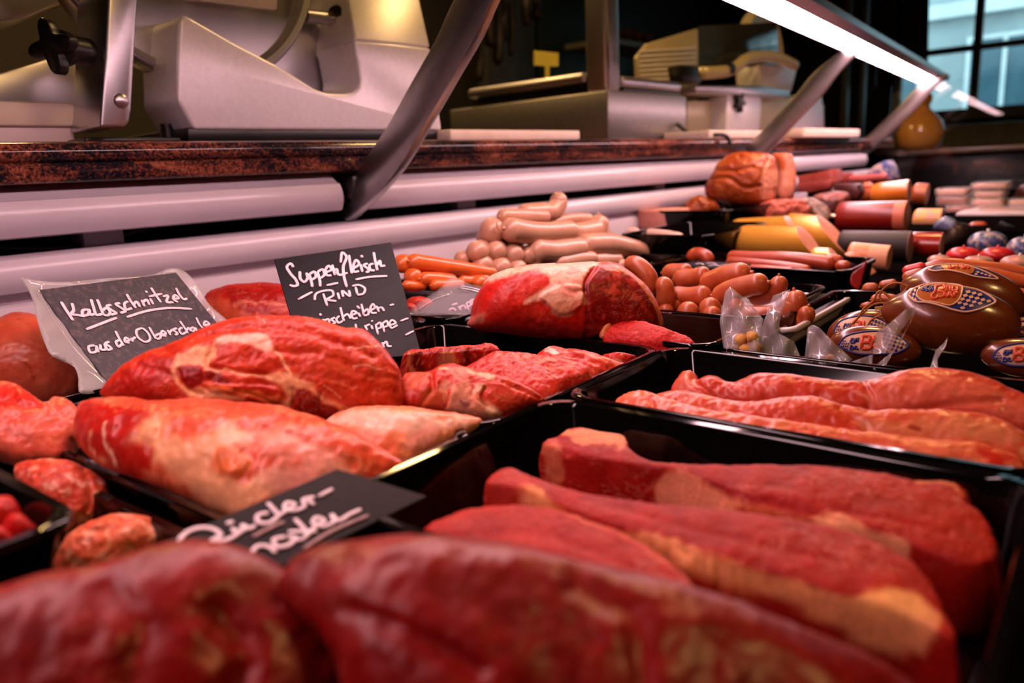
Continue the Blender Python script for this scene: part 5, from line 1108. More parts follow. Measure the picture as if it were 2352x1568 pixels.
mk('blade', *lathe([(R2 * .87, .015), (R2 * .5, .01), (.01, .008)], c2, axis=NB, seg=64), m_steel, S2, sharp=40)
p2('splash_guard', [(1606, 60), (1785, 50), (1790, 150), (1608, 160)], v2 - .03, .006, film_mat('smoked_acrylic', tint=(.28, .24, .2), haze=.03, rough=.1), bev=.001)
p2('tower', [(1818, 252), (1840, 238), (1888, 212), (1894, 312), (1800, 308)], v2 - .03, .2, m_alu)
mk('foot', *lbox(2.45, 3.0, .30, .5, .2327, .272, .004), m_black, S2, sharp=40)
ua = loc(PB(1577, 330, .0))[0]; ue = loc(PB(1925, 330, .0))[0]
tag(mk('cutting_board', *lbox(ua + .16, 2.30, .015, .16, .2328, .256, .004), m_board, sharp=35), 'white cutting board beneath the cream slicer', 'cutting board')
tag(mk('plastic_tray', *prism(np.array([L(2.36, -.03, .2328), L(2.95, -.03, .2328), L(3.05, .13, .2328), L(2.36, .13, .2328)]), np.array([0, 0, .030]), .006, 2), m_board, sharp=35), 'white plastic tray sticking out past the worktop edge by the cream slicer', 'tray')
# second scale and dark bits beyond
S3 = thing('flat_scale', L(3.37, .66, ZT), 'low dark scale with a flat steel platter at the end of the worktop', 'scale')
mk('scale_body', *lbox(3.22, 3.52, .56, .76, .2327, .30, .01), m_black, S3, sharp=40)
mk('platter', *lbox(3.2, 3.54, .55, .78, .30, .325, .008), m_steel, S3, sharp=40)
# ---------------------------------------------------------------- cold cuts
def coldcut(name, tagn, A, B, rz, k, v, m, mc, label, group, slant=0.0, clip=True, band=None, dome=1.0, cat='sausage', dv=0.0):
    (a, b) = q(tagn, [A, B]); P0, P1 = at(*a, k, v), at(*b, k, v + dv)
    r = rz * ZO[tagn][2] * depth_of((P0 + P1) / 2) / FPX
    ax = P1 - P0; Lt = np.linalg.norm(ax); ax /= Lt
    t = thing(name, np.array([*((P0 + P1) / 2)[:2], (P0 + P1)[2] / 2 - r]), label, cat, group)
    th = np.linspace(0, math.pi / 2, 9)
    s = np.concatenate([dome * r * (1 - np.cos(th)), np.linspace(dome * r, Lt, 8)[1:]])
    rr = np.concatenate([r * np.sin(th) + 1e-4, np.full(7, r)])
    u = np.cross(ax, [0, 0, 1.0]); u /= np.linalg.norm(u); w_ = np.cross(u, ax)
    an = np.arange(32) * 2 * math.pi / 32
    R = []
    for si, ri in zip(s, rr):
        f = sstep(np.array((si - dome * r) / max(Lt - dome * r, 1e-6)))
        ring = P0 + ax * si + ri * (np.cos(an)[:, None] * u + np.sin(an)[:, None] * w_)
        ring = ring - ax * (slant * float(f) * np.sin(an) * ri)[:, None]
        R.append(ring)
    V, F = rings_mesh(R, True, True, False); mk('casing', V, F, m, t, sharp=60)
    last = R[-1]; cc = last.mean(0)
    rings2 = [last, cc + (last - cc) * .985 + ax * .0012, cc + (last - cc) * .5 + ax * .0016, cc + (last - cc) * .02 + ax * .0018]
    V, F = rings_mesh(rings2, True, False, True); mk('cut_face', V, F, mc, t, sharp=60)
    if band is not None:
        i0 = P0 + ax * (Lt * (1 - band)); wv = [(i0 + ax * d_ + (r * 1.006) * (np.cos(an)[:, None] * u + np.sin(an)[:, None] * w_)) for d_ in np.linspace(0, Lt * band, 4)]
        V, F = rings_mesh(wv, True, False, False); mk('peeled_band', V, F, mc, t, sharp=60)
    if clip:
        V, F = sweep(np.array([P0 + ax * r * .1, P0 - ax * r * .12, P0 - ax * r * .2, P0 - ax * r * .36]), np.array([.25, .10, .16, .18]) * r, 10); mk('clip', V, F, mat('clip_metal', (.7, .55, .4), None, rough=.3, metal=.8), t)
    return t
m_gold = mat('gold_casing', S('dca23c'), S('cf9230'), rough=.24, scale=10, metal=.25, coat=.2)
m_cut = mat('fine_cut', S('d99378'), S('d0866c'), rough=.45, scale=120)
m_cutg = m_cut
GD = 'cold cuts along the display'
coldcut('bologna_sausage', 'Z6', (1090, 760), (1690, 730), 115, 'x', 1.68, m_gold, m_cut, 'golden-cased sausage with slanted cut behind the foremost golden one', GD, slant=.9, clip=False)
coldcut('bologna_sausage', 'Z6', (1560, 750), (2020, 800), 165, 'x', 1.72, m_gold, m_cut, 'short golden-cased sausage with a broad slanted pink cut', GD, slant=1.1, clip=False, dome=.4)
coldcut('bologna_sausage', 'Z6', (1130, 830), (1790, 850), 138, 'x', 1.52, m_gold, m_cut, 'foremost golden-cased sausage with a metal clip and slanted cut', GD, slant=.75)
coldcut('bologna_sausage', 'Z6', (1800, 960), (2010, 970), 75, 'x', 1.47, m_gold, m_cut, 'small golden sausage end lying above the long brown sausages', GD, slant=.8, clip=False, dome=.5)
tag(mk('sausage_slice', *prism(np.array([PXp(a, b, 1.46) for a, b in q('Z6', [(2080, 940), (2140, 960), (2310, 1130), (2290, 1150), (2220, 1110)])]), np.array([.05, .0, .0]), .003), m_cut, sharp=40), 'thin pink sausage slice leaning beside the tall black tray', 'sausage')
coldcut('bologna_sausage', 'Z6', (940, 650), (1190, 615), 72, 'x', 1.98, m_pvc, m_cutg, 'white-cased sausage with a pink cut beside the meat loaf', GD, clip=False)
plL = Plane(1720, 470, 'x', 1.97, 205, 12)
lump('meat_loaf', q('Z6', [(888, 410), (900, 350), (930, 290), (965, 240), (985, 190), (1030, 145), (1080, 108), (1180, 78), (1300, 82), (1420, 90), (1480, 120), (1512, 210), (1512, 400), (1485, 490), (1380, 532), (1200, 528), (1050, 505), (930, 470)]), plL, .06, .05, m_meatS, 'large browned meat loaf with a pale pink cut end', 'meat loaf', n=3500, e=.32, base=(S('97401c'), S('a8522a')), sat=1.0, gain=.95, warp=2.0, seed=111, amp=.004, nsc=25,
     layers=[('poly', q('Z6', [(1390, 540), (1372, 420), (1375, 290), (1410, 170), (1455, 112), (1500, 160), (1516, 230), (1512, 420), (1480, 500)]), S('d9917c'), 3), ('noise', 30, .1, S('8a2418'), .6)],
     grooves=[(q('Z6', [(930, 300), (1100, 290), (1230, 370), (1370, 355)]), 4, .010), (q('Z6', [(980, 220), (1150, 230), (1300, 200)]), 5, .006), (q('Z6', [(1382, 520), (1375, 300), (1430, 130)]), 2.5, .006)])
lump('meat_loaf', q('Z6', [(1470, 92), (1560, 88), (1632, 94), (1655, 150), (1672, 240), (1668, 390), (1640, 470), (1545, 492), (1512, 470), (1516, 300), (1515, 200)]), Plane(1800, 455, 'x', 2.05, 205, 12), .03, .06, m_meatS, 'thick pink meat loaf slab standing against the larger loaf', 'meat loaf', n=1200, e=.25, base=(S('d9917c'), S('d08672')), sat=1.0, gain=.95, warp=2.0, seed=113, amp=.001,
     layers=[('poly', q('Z6', [(1475, 95), (1635, 90), (1600, 150), (1545, 230), (1520, 210)]), S('b85a34'), 4), ('line', q('Z6', [(1632, 95), (1672, 240), (1668, 390)]), 3, S('c86a50'), .8)])
lump('smoked_meat', q('Z6', [(690, 570), (720, 520), (780, 470), (850, 450), (940, 480), (1010, 530), (1020, 570), (960, 610), (900, 650), (740, 650)]), Plane(1610, 500, 'x', 1.9, 205, 25), .04, .05, m_meatS, 'browned smoked meat piece beside the loaf', 'meat', n=900, base=(S('8c3a18'), S('a04a20')), sat=1.0, gain=.95, warp=2.0, seed=117, amp=.004, nsc=40, layers=[('noise', 50, .15, S('c8762e'), .6)])
lump('pulled_meat', q('Z6', [(1240, 630), (1300, 570), (1380, 525), (1450, 500), (1560, 490), (1660, 478), (1760, 505), (1808, 570), (1790, 625), (1600, 650), (1400, 660)]), Plane(1790, 500, 'x', 1.95, 205, 35), .03, .04, m_meat, 'crumbly reddish meat chunk in front of the loaf', 'meat', n=1300, base=(S('b8564a'), S('c66c5c')), sat=1.0, gain=.95, warp=2.0, seed=119, amp=.006, nsc=60)
lump('brawn_slice', q('Z6', [(1680, 480), (1800, 465), (1900, 510), (1965, 575), (1970, 620), (1930, 670), (1850, 640), (1790, 560)]), Plane(1870, 490, 'x', 1.98, 205, 30), .012, .03, m_meatS, 'grey speckled brawn slab between loaf and red bologna', 'meat', n=700, e=.3, base=(S('9c8078'), S('8a6e66')), sat=1.0, gain=.95, warp=2.0, seed=121, layers=[('noise', 120, .1, S('c8b0a8'), .7)])
def slabp(name, tagn, pts, x, dx, m, label, cat, bev=.004, group=None):
    P = np.array([PXp(a, b, x) for a, b in q(tagn, pts)])
    return tag(mk(name, *prism(P, np.array([dx, .0, 0]), bev, 2), m, sharp=35), label, cat, group)
m_ham = mat('smoked_ham', S('8e3028'), S('a8483c'), rough=.4, scale=30, coat=.2)
m_hamd = mat('dark_ham', S('4c1c1a'), S('62302c'), rough=.35, scale=30, coat=.2)
slabp('smoked_ham', 'Z6', [(1690, 275), (1900, 238), (1985, 215), (2010, 330), (1985, 360), (1690, 400)], 2.6, .1, m_ham, 'dark smoked ham block with pale rind beyond the loaf', 'ham')
slabp('smoked_ham', 'Z6', [(1680, 345), (1980, 312), (1968, 385), (1780, 420), (1690, 410)], 2.45, .08, m_ham, 'flat red smoked ham piece lying against the ham block', 'ham')
slabp('smoked_ham', 'Z6', [(2010, 255), (2110, 250), (2115, 340), (2010, 345)], 2.75, .08, m_ham, 'small red ham cube under the far bracket', 'ham')
lump('blood_sausage', q('Z6', [(1820, 450), (1900, 425), (2030, 415), (2130, 440), (2125, 540), (2060, 600), (1960, 640), (1880, 560)]), Plane(1900, 490, 'x', 2.2, 205, 20), .03, .05, m_meatS, 'dark purple sausage half with a shiny pale cut top', 'sausage', n=600, e=.3, base=(S('4a1a1c'), S('5a2224')), sat=1.0, gain=.95, warp=2.0, seed=123, layers=[('poly', q('Z6', [(1830, 450), (1980, 418), (2125, 435), (2100, 460), (1950, 480)]), S('b87a78'), 3)])
slabp('blood_sausage', 'Z6', [(1990, 345), (2200, 345), (2225, 420), (2200, 470), (2130, 480), (1990, 420)], 2.4, .06, m_hamd, 'dark glossy sausage block behind the purple half', 'sausage')
# beyond: long pink, blue patterned wedge, orange pieces
sausage('bologna_sausage', 'Z7', [(330, 400), (560, 385), (790, 365)], 42, 'x', 2.75, mat('pink_casing', S('c86a60'), S('b85a52'), rough=.3, scale=20), 'slim pink sausage lying under the far bracket', GD, nib=False)
m_blue = mat('blue_print_wrap', S('4a64a8'), S('d8c0b8'), rough=.35, scale=60, lo=.48, hi=.52)
slabp('wrapped_cheese', 'Z7', [(540, 345), (620, 255), (745, 188), (790, 250), (838, 400), (760, 415), (770, 350)], 3.0, .12, m_blue, 'wedge wrapped in blue and white print beyond the hams', 'package')
lump('smoked_meat', q('Z7', [(465, 470), (560, 445), (630, 470), (630, 600), (540, 640), (470, 600)]), Plane(1990, 450, 'x', 2.6, 200, 30), .03, .04, m_meatS, 'orange glazed meat chunk behind the orange cut sausage', 'meat', n=500, base=(S('c8582c'), S('d8744a')), sat=1.0, gain=.95, warp=2.0, seed=127, amp=.004)
m_org = mat('orange_casing', S('e8842a'), S('da7220'), rough=.25, scale=10, coat=.3)
m_grey = mat('fine_pink_cut', S('cf9080'), S('c68676'), rough=.5, scale=100)
coldcut('bologna_sausage', 'Z7', (570, 570), (1020, 530), 122, 'x', 2.35, m_org, m_grey, 'bright orange-cased sausage half with a round cut face', GD, clip=False)
coldcut('bologna_sausage', 'Z7', (1040, 560), (1220, 570), 118, 'x', 2.6, mat('brown_casing', S('b05a2c'), S('9c4c24'), rough=.3, scale=20), m_grey, 'brown-cased sausage end with a round cut face', GD, clip=False, dome=.5)
coldcut('bologna_sausage', 'Z7', (200, 815), (990, 815), 165, 'x', 1.92, mat('dark_red_casing', S('8c1c16'), S('7c1612'), rough=.3, scale=6, coat=.08), mat('peach_band', S('d8795a'), S('cc6e50'), rough=.4, scale=60), 'large dark red bologna with a peach band at its cut end', GD, band=.15, dome=.35)
coldcut('bologna_sausage', 'Z7', (1060, 850), (1390, 850), 118, 'x', 2.2, mat('floral_casing', S('e8b84c'), S('e6a088'), rough=.35, scale=70, lo=.45, hi=.55), m_grey, 'yellow floral-printed sausage end beyond the red bologna', GD, clip=False, dome=.5)
coldcut('bologna_sausage', 'Z7', (220, 1140), (1030, 1160), 170, 'x', 1.72, mat('dark_grey_casing', S('261d1c'), S('1d1615'), rough=.5, scale=8, spec=.3), mat('grey_pink_light', S('a88a88'), S('987a78'), rough=.4, scale=80), 'thick dark grey sausage lying under the red bologna', GD, clip=False, dome=.3)
coldcut('bologna_sausage', 'Z7', (1040, 1130), (1385, 1135), 138, 'x', 1.78, mat('glossy_red_casing', S('a42418'), S('8c1a12'), rough=.2, scale=10, coat=.3), m_grey, 'short glossy red sausage block beside the dark grey one', GD, clip=False, dome=.15)
coldcut('bologna_sausage', 'Z7', (330, 1240), (790, 1285), 138, 'x', 1.54, mat('salmon_casing', S('dd8a52'), S('d27c48'), rough=.35, scale=25), mat('beige_cut', S('dca07c'), S('d49672'), rough=.45, scale=60), 'salmon-cased sausage with a wide beige band near its cut', GD, clip=False, band=.45, dome=.3)
# packages of sliced meat
m_pack = film_mat('pack_film', haze=.22, rough=.15, gl=.8)
m_sl1 = mat('sliced_pale_meat', S('f4c4b4'), S('dc9c8c'), rough=.4, scale=60, stretch=(1, 1, 6))
m_sl2 = mat('sliced_red_meat', S('b8301c'), S('8c1c12'), rough=.4, scale=60, stretch=(1, 1, 6))
m_sl3 = mat('sliced_orange_meat', S('c8702c'), S('b05a20'), rough=.4, scale=60, stretch=(1, 1, 6))
def pack(tagn, x0, x1, y0, y1, X, m, label):
    A = PXp(*q(tagn, [(x0, y1)])[0], X); B = PXp(*q(tagn, [(x1, y0)])[0], X)
    ya, yb = sorted((A[1], B[1])); za, zb = sorted((A[2], B[2]))
    t = thing('meat_package', (X + .06, (ya + yb) / 2, za), label, 'package', 'plastic packs of sliced meat')
    mk('slices', *rbox(X + .01, X + .12, ya + .006, yb - .006, za + .002, zb - .006, .01, .004), m, t, sharp=40)
    mk('film', *rbox(X, X + .13, ya, yb, za, zb, .012, .004), m_pack, t, sharp=40)
pack('Z7', 1300, 1680, 500, 590, 2.75, m_sl1, 'clear pack of pale slices on top of the red pack')
pack('Z7', 1310, 1690, 590, 705, 2.72, m_sl2, 'clear pack of deep red slices under a pale pack')
pack('Z7', 1400, 1700, 705, 815, 2.60, m_sl2, 'flat pack of reddish slices at the base of the packs')
pack('Z7', 1700, 2140, 430, 520, 2.75, m_sl1, 'topmost pale pack on the double stack of slices')
pack('Z7', 1720, 2100, 520, 610, 2.74, m_sl1, 'middle pale pack in the double stack of slices')
pack('Z7', 1690, 2090, 610, 720, 2.70, m_sl1, 'lowest pale pack in the double stack of slices')
pack('Z7', 2110, 2480, 620, 715, 2.72, m_sl1, 'pale pack of slices beside the double stack')
pack('Z7', 1790, 2480, 720, 815, 2.55, m_sl3, 'wide pack of orange slices along the white platter')
A = PXp(*q('Z7', [(1540, 830)])[0], 2.45); B_ = PXp(2420, 500, 2.45)
tag(mk('white_platter', *prism(np.array([A, B_, B_ + [0, 0, .012], A + [0, 0, .012]]), np.array([.4, 0, 0]), .004, 2), m_pvc, sharp=40), 'long white platter edge under the packs of slices', 'platter')
A2 = PXp(*q('Z7', [(1500, 960)])[0], 2.43); B2 = PXp(2420, 545, 2.43)
tag(mk('platter_stand', *prism(np.array([A2 - [0, 0, .08], B2 - [0, 0, .08], B_ - [0, 0, .001], A - [0, 0, .001]]) + [.01, 0, 0], np.array([.36, 0, 0]), .004, 2, -.0118), m_board, sharp=40), 'pale stand carrying the white platter of packs', 'stand')
slabp('smoked_meat', 'Z7', [(2200, 600), (2240, 500), (2310, 450), (2400, 460), (2400, 620)], 2.9, .1, m_hamd, 'dark browned smoked piece behind the packs', 'meat')
# net and ball sausages
m_flor = mat('blue_floral_wrap', S('3c4e86'), S('b8a49c'), rough=.35, scale=90, lo=.45, hi=.6)
m_rnet = mat('red_net_casing', S('c8202a'), S('e05a58'), rough=.35, scale=40, lo=.5, hi=.8)
m_pkn = mat('pink_net_casing', S('c88078'), S('8c8a70'), rough=.4, scale=120, lo=.5, hi=.6)
def ball(tagn, cx, cy, rx, ry, X, m, label, lobes=0, group='round netted sausages'):
    c = PXp(*q(tagn, [(cx, cy)])[0], X); s = ZO[tagn][2] * depth_of(c) / FPX
    th = np.linspace(0, math.pi, 15); R = []
    an = np.arange(32) * 2 * math.pi / 32
    for t_ in th:
        rr = np.sin(t_) * (1 + (.05 * np.cos(an * lobes) if lobes else 0)) * np.ones(32) + 1e-3
        R.append(c + np.stack([rx * s * rr * np.cos(an), rx * s * rr * np.sin(an), np.full(32, ry * s * math.cos(t_) * (1 - .12 * math.exp(-(t_ * 4) ** 2)))], -1))
    t = thing('ball_sausage', c - [0, 0, ry * s], label, 'sausage', group)
    mk('casing', *rings_mesh(R[::-1]), m, t)
    V, F = sweep(np.array([c + [0, 0, ry * s * .86], c + [0, 0, ry * s * .98], c + [.002, 0, ry * s * 1.1]]), np.array([.12, .07, .10]) * rx * s, 8); mk('knot', V, F, m_pvc if not lobes else m, t)
ball('Z7', 1900, 1110, 195, 130, 1.78, m_flor, 'blue floral-wrapped ball sausage behind the red netted ones')
ball('Z7', 2320, 1180, 180, 140, 1.72, m_flor, 'second blue floral ball sausage at the display edge')
ball('Z7', 1630, 1250, 165, 90, 1.50, m_rnet, 'bright red netted ball sausage beside the dark wrapped one', 14)
ball('Z7', 2010, 1250, 165, 90, 1.50, m_rnet, 'bright red netted ball sausage below the blue floral ones', 14)
ball('Z7', 1360, 1310, 120, 60, 1.42, m_pkn, 'pinkish netted ball sausage beside the long sausages', 0)
ball('Z7', 1800, 1320, 150, 60, 1.40, m_pkn, 'pinkish netted ball sausage between the two red ones', 0)
ball('Z7', 2260, 1340, 190, 90, 1.40, m_pkn, 'pinkish printed ball sausage at the display edge', 0)
lump('wrapped_sausage', q('Z7', [(1290, 940), (1360, 850), (1450, 830), (1530, 860), (1560, 910), (1620, 900), (1750, 1040), (1700, 1090), (1500, 1180), (1400, 1160), (1400, 1000)]), Plane(2200, 540, 'x', 1.85, 200, 30), .03, .04, m_meatS, 'dark wrapped sausage with a blue floral foil top', 'sausage', n=900, base=(S('1c1414'), S('281a1a')), sat=1.0, gain=.95, warp=2.0, seed=131, layers=[('poly', q('Z7', [(1280, 950), (1360, 845), (1450, 825), (1540, 870), (1520, 910), (1400, 970)]), S('6878a8'), 4), ('noise', 130, .15, S('3a2c34'), .6)])
# items in front of the white stand
sausage('dried_sausage', 'Z7', [(1680, 960), (1780, 925), (1900, 940)], 50, 'x', 2.15, m_long, 'small brown dried sausage in front of the pale stand', None, nib=False)
slabp('price_holder', 'Z7', [(2020, 900), (2050, 870), (2260, 960), (2270, 1000), (2240, 1010), (2010, 920)], 2.1, .01, m_black, 'slanted dark price holder in front of the pale stand', 'price holder', bev=.001)
# long sausages by the round ones
GO = 'long orange sausages beside the round labelled ones'
for i, (p, r, x) in enumerate([([(1190, 190), (1400, 130), (1800, 150), (2100, 180), (2450, 240)], 62, 1.16), ([(1500, 230), (1900, 240), (2200, 300), (2450, 350)], 78, 1.10), ([(2100, 470), (2300, 490), (2480, 520)], 88, 1.04)]):
    sausage('long_sausage', 'BW', p, r, 'x', x, mat('orange_sausage_casing', S('c8602c'), S('b85324'), rough=.32, scale=20, coat=.15), ['long orange sausage along the netted balls', 'thick orange sausage behind the larger labelled ball', 'thick reddish sausage end beside the labelled ball'][i], GO, nib=False, seed=i)
for i, (p, r, x, lab) in enumerate([([(960, 215), (1080, 185), (1230, 150)], 52, 1.12, 'bright red wrapped sausage end beside the long orange ones'), ([(960, 290), (1080, 265), (1220, 215)], 66, 1.06, 'reddish brown sausage stub under the bright red one'), ([(500, 430), (600, 410), (690, 400)], 66, 1.08, 'small orange sausage stub by the tied strings'), ([(700, 390), (780, 360), (900, 350)], 50, 1.1, 'small red sausage behind the tied strings'), ([(600, 540), (740, 525), (920, 550)], 58, 1.0, 'smooth orange sausage under the tied strings'), ([(480, 620), (560, 600), (610, 590)], 36, 1.0, 'tiny red sausage end beside the tied strings')]):
    sausage('small_sausage', 'BW', p, r, 'x', x, mat('wrap_red', S('d83a34'), S('c42a26'), rough=.3, scale=30) if i == 0 else m_red, lab, 'small sausages by the tied strings', nib=(i > 1), seed=i)
tag(mk('black_dish', *rbox(1.05, 1.19, .18, .29, -.074, -.03, .02, .006), m_black, sharp=40), 'shallow black dish under the small sausages', 'dish')
# ---------------------------------------------------------------- round labelled sausages
class Ell:
    def __init__(self, tagn, c, a_end, hw, hh, X, depth=.9):
        """ellipsoid seen centred at c, long axis through pixel a_end, half sizes in zoom units"""
        s = ZO[tagn][2]; cp = q(tagn, [c])[0]; self.c = PXp(*cp, X); k = depth_of(self.c) / FPX * s
        e = PXp(*q(tagn, [a_end])[0], X); ax = e - self.c
        view = self.c - CAM; view /= np.linalg.norm(view)
        ax = ax - view * (ax @ view); ax /= np.linalg.norm(ax)
        dn = np.cross(ax, view)
        self.A = np.stack([ax * hw * k, dn * hh * k, view * hh * k * depth], 1); self.Ai = np.linalg.inv(self.A)
        self.hw, self.hh = hw * k, hh * k
    def __call__(self, p, off=0.0):
        d = self.Ai @ wr(p); o = self.Ai @ (CAM - self.c)
        a, b, c = d @ d, 2 * d @ o, o @ o - 1
        D = b * b - 4 * a * c
        t = (-b - math.sqrt(D)) / (2 * a) if D > 0 else -b / (2 * a)
        x = o + t * d
        x = x / np.linalg.norm(x)
        P = self.c + self.A @ x
        n = self.Ai.T @ x; n /= np.linalg.norm(n)
        return P + n * off
m_bier = mat('brown_bladder_casing', S('743412'), S('5f260c'), rough=.25, scale=50, coat=.4, bump=.08)
m_lblue = mat('label_blue', S('2a2f78'), S('252a6c'), rough=.35, scale=60)
m_lred = mat('label_red', S('d8502e'), S('c84426'), rough=.35, scale=60)
m_lwht = mat('label_cream', S('e2b392'), S('d8a684'), rough=.4, scale=60)
m_lgold = mat('label_gold', S('b86a2a'), S('aa5e22'), rough=.3, scale=60)
m_twine = mat('orange_twine', S('b06a24'), S('965414'), rough=.7, scale=300)
def bier(tagn, E, label, neck=True, group='round sausages with chequered labels'):
    t = thing('beer_sausage', E.c - np.array([0, 0, E.hh]), label, 'sausage', group)
    th = np.linspace(0, math.pi, 33); an = np.arange(40) * 2 * math.pi / 40; R = []
    for a in th:
        cx = -math.cos(a); rr = math.sin(a) + 1e-3
        if neck and cx < -.6: rr *= 1 - .25 * ((-cx - .6) / .4)
        x = cx * (1.06 if neck and cx < -.6 else 1)
        R.append(np.array([E.c + E.A @ np.array([x, rr * math.cos(b), rr * math.sin(b)]) for b in an]))
    mk('casing', *rings_mesh(R), m_bier, t)
    return t
def esweep(lines, E, r, tagn, off=.0):
    return join(*[sweep(catmull(np.array([E(p, off) for p in q(tagn, ln)]), max(10, 6 * len(ln))) if len(ln) > 2 else np.array([E(p, off) for p in q(tagn, ln)]), r, 6) for ln in lines])
def chequer(E, tagn, region, o, e1, e2, n1, n2, off):
    reg = np.array(q(tagn, region)); parts = []
    for i in range(-8, n1 + 8):
        for j in range(-8, n2 + 8):
            c = np.array(o) + np.array(e1) * i + np.array(e2) * j
            dm = [c + np.array(e1) * .46, c + np.array(e2) * .46, c - np.array(e1) * .46, c - np.array(e2) * .46]
            px = np.array(q(tagn, [tuple(x) for x in dm]))
            if inside(px.mean(0)[None], reg)[0]:
                V = np.array([E(p, off) for p in px]); f = [0, 1, 2, 3]
                if np.cross(V[1] - V[0], V[2] - V[0]) @ (CAM - V[0]) < 0: f = f[::-1]
                parts.append((V, [f]))
    return join(*parts)
E1 = Ell('BW', (1510, 765), (2180, 860), 690, 395, .80)
b1 = bier('BW', E1, 'large shiny brown sausage ball with a blue chequered label')
oval = [(1040, 500), (1075, 440), (1180, 385), (1330, 360), (1500, 372), (1650, 400), (1830, 440), (1950, 500), (2020, 560), (1950, 610), (1820, 655), (1680, 680), (1560, 660), (1400, 610), (1250, 575), (1110, 560)]
lb = mk('label', *patch_mesh(q('BW', oval), E1, .0006, 500), m_lblue, b1)
mk('label_edge', *esweep([oval + [oval[0]]], E1, .0011, 'BW', .0008), m_lwht, lb)
shield = [(1140, 440), (1250, 385), (1400, 368), (1640, 400), (1640, 450), (1590, 560), (1530, 600), (1350, 575), (1170, 540), (1130, 490)]
mk('shield', *patch_mesh(q('BW', shield), E1, .0012, 260), m_lgold, lb)
mk('shield_edge', *esweep([shield + [shield[0]]], E1, .0008, 'BW', .0012), m_lwht, lb)
mk('chequer', *chequer(E1, 'BW', [(1660, 430), (1820, 460), (1970, 555), (1800, 625), (1680, 645), (1575, 630), (1610, 570)], (1580, 620), (66, 16), (32, -40), 9, 9, .0014), m_lwht, lb)
mk('chequer', *chequer(E1, 'BW', [(1045, 500), (1080, 445), (1160, 400), (1125, 490), (1160, 550), (1080, 545)], (1080, 530), (34, 12), (14, -44), 4, 5, .0014), m_lwht, lb)
mk('lettering', *esweep([[(1210, 410), (1190, 440), (1225, 440), (1210, 410)], [(1240, 405), (1235, 435)], [(1245, 410), (1265, 400)], [(1285, 395), (1280, 425)], [(1310, 400), (1295, 425), (1325, 425), (1330, 440)], [(1245, 420), (1240, 455), (1275, 445), (1245, 430)], [(1290, 425), (1280, 450), (1310, 445), (1305, 425)], [(1330, 415), (1340, 440), (1355, 410)]], E1, .0009, 'BW', .0014), m_lblue, lb)
mk('lettering', *esweep([[(1345, 390), (1325, 470), (1300, 500), (1310, 530), (1350, 530), (1370, 500)], [(1350, 400), (1420, 385), (1440, 430), (1370, 450), (1440, 470), (1430, 510), (1375, 520)], [(1470, 400), (1455, 460)], [(1450, 480), (1480, 515), (1500, 470), (1540, 515), (1575, 465), (1600, 480)], [(1500, 400), (1510, 450)], [(1540, 405), (1535, 450), (1580, 450), (1590, 410)]], E1, .0015, 'BW', .0012), m_lred, lb)
E2 = Ell('BW', (1650, 500), (2200, 600), 620, 360, .93)
b2 = bier('BW', E2, 'second brown sausage ball leaning behind the large labelled one')
oval2 = [(1260, 200), (1330, 160), (1450, 145), (1650, 145), (1800, 185), (1950, 245), (2050, 305), (1950, 300), (1800, 280), (1600, 225), (1450, 205), (1330, 215)]
l2 = mk('label', *patch_mesh(q('BW', oval2), E2, .0006, 260), m_lblue, b2)
mk('label_edge', *esweep([oval2 + [oval2[0]]], E2, .0010, 'BW', .0008), m_lwht, l2)
mk('shield', *patch_mesh(q('BW', [(1400, 160), (1500, 150), (1650, 152), (1780, 190), (1770, 230), (1600, 215), (1440, 195)]), E2, .0012, 120), m_lgold, l2)
mk('lettering', *esweep([[(1500, 160), (1510, 185), (1560, 180)], [(1570, 160), (1600, 190)], [(1640, 165), (1660, 190), (1690, 175), (1720, 195)]], E2, .0018, 'BW', .0012), m_lred, l2)
mk('chequer', *chequer(E2, 'BW', [(1795, 200), (1950, 255), (2010, 290), (1900, 282), (1795, 255)], (1800, 255), (44, 14), (20, -22), 8, 5, .0014), m_lwht, l2)
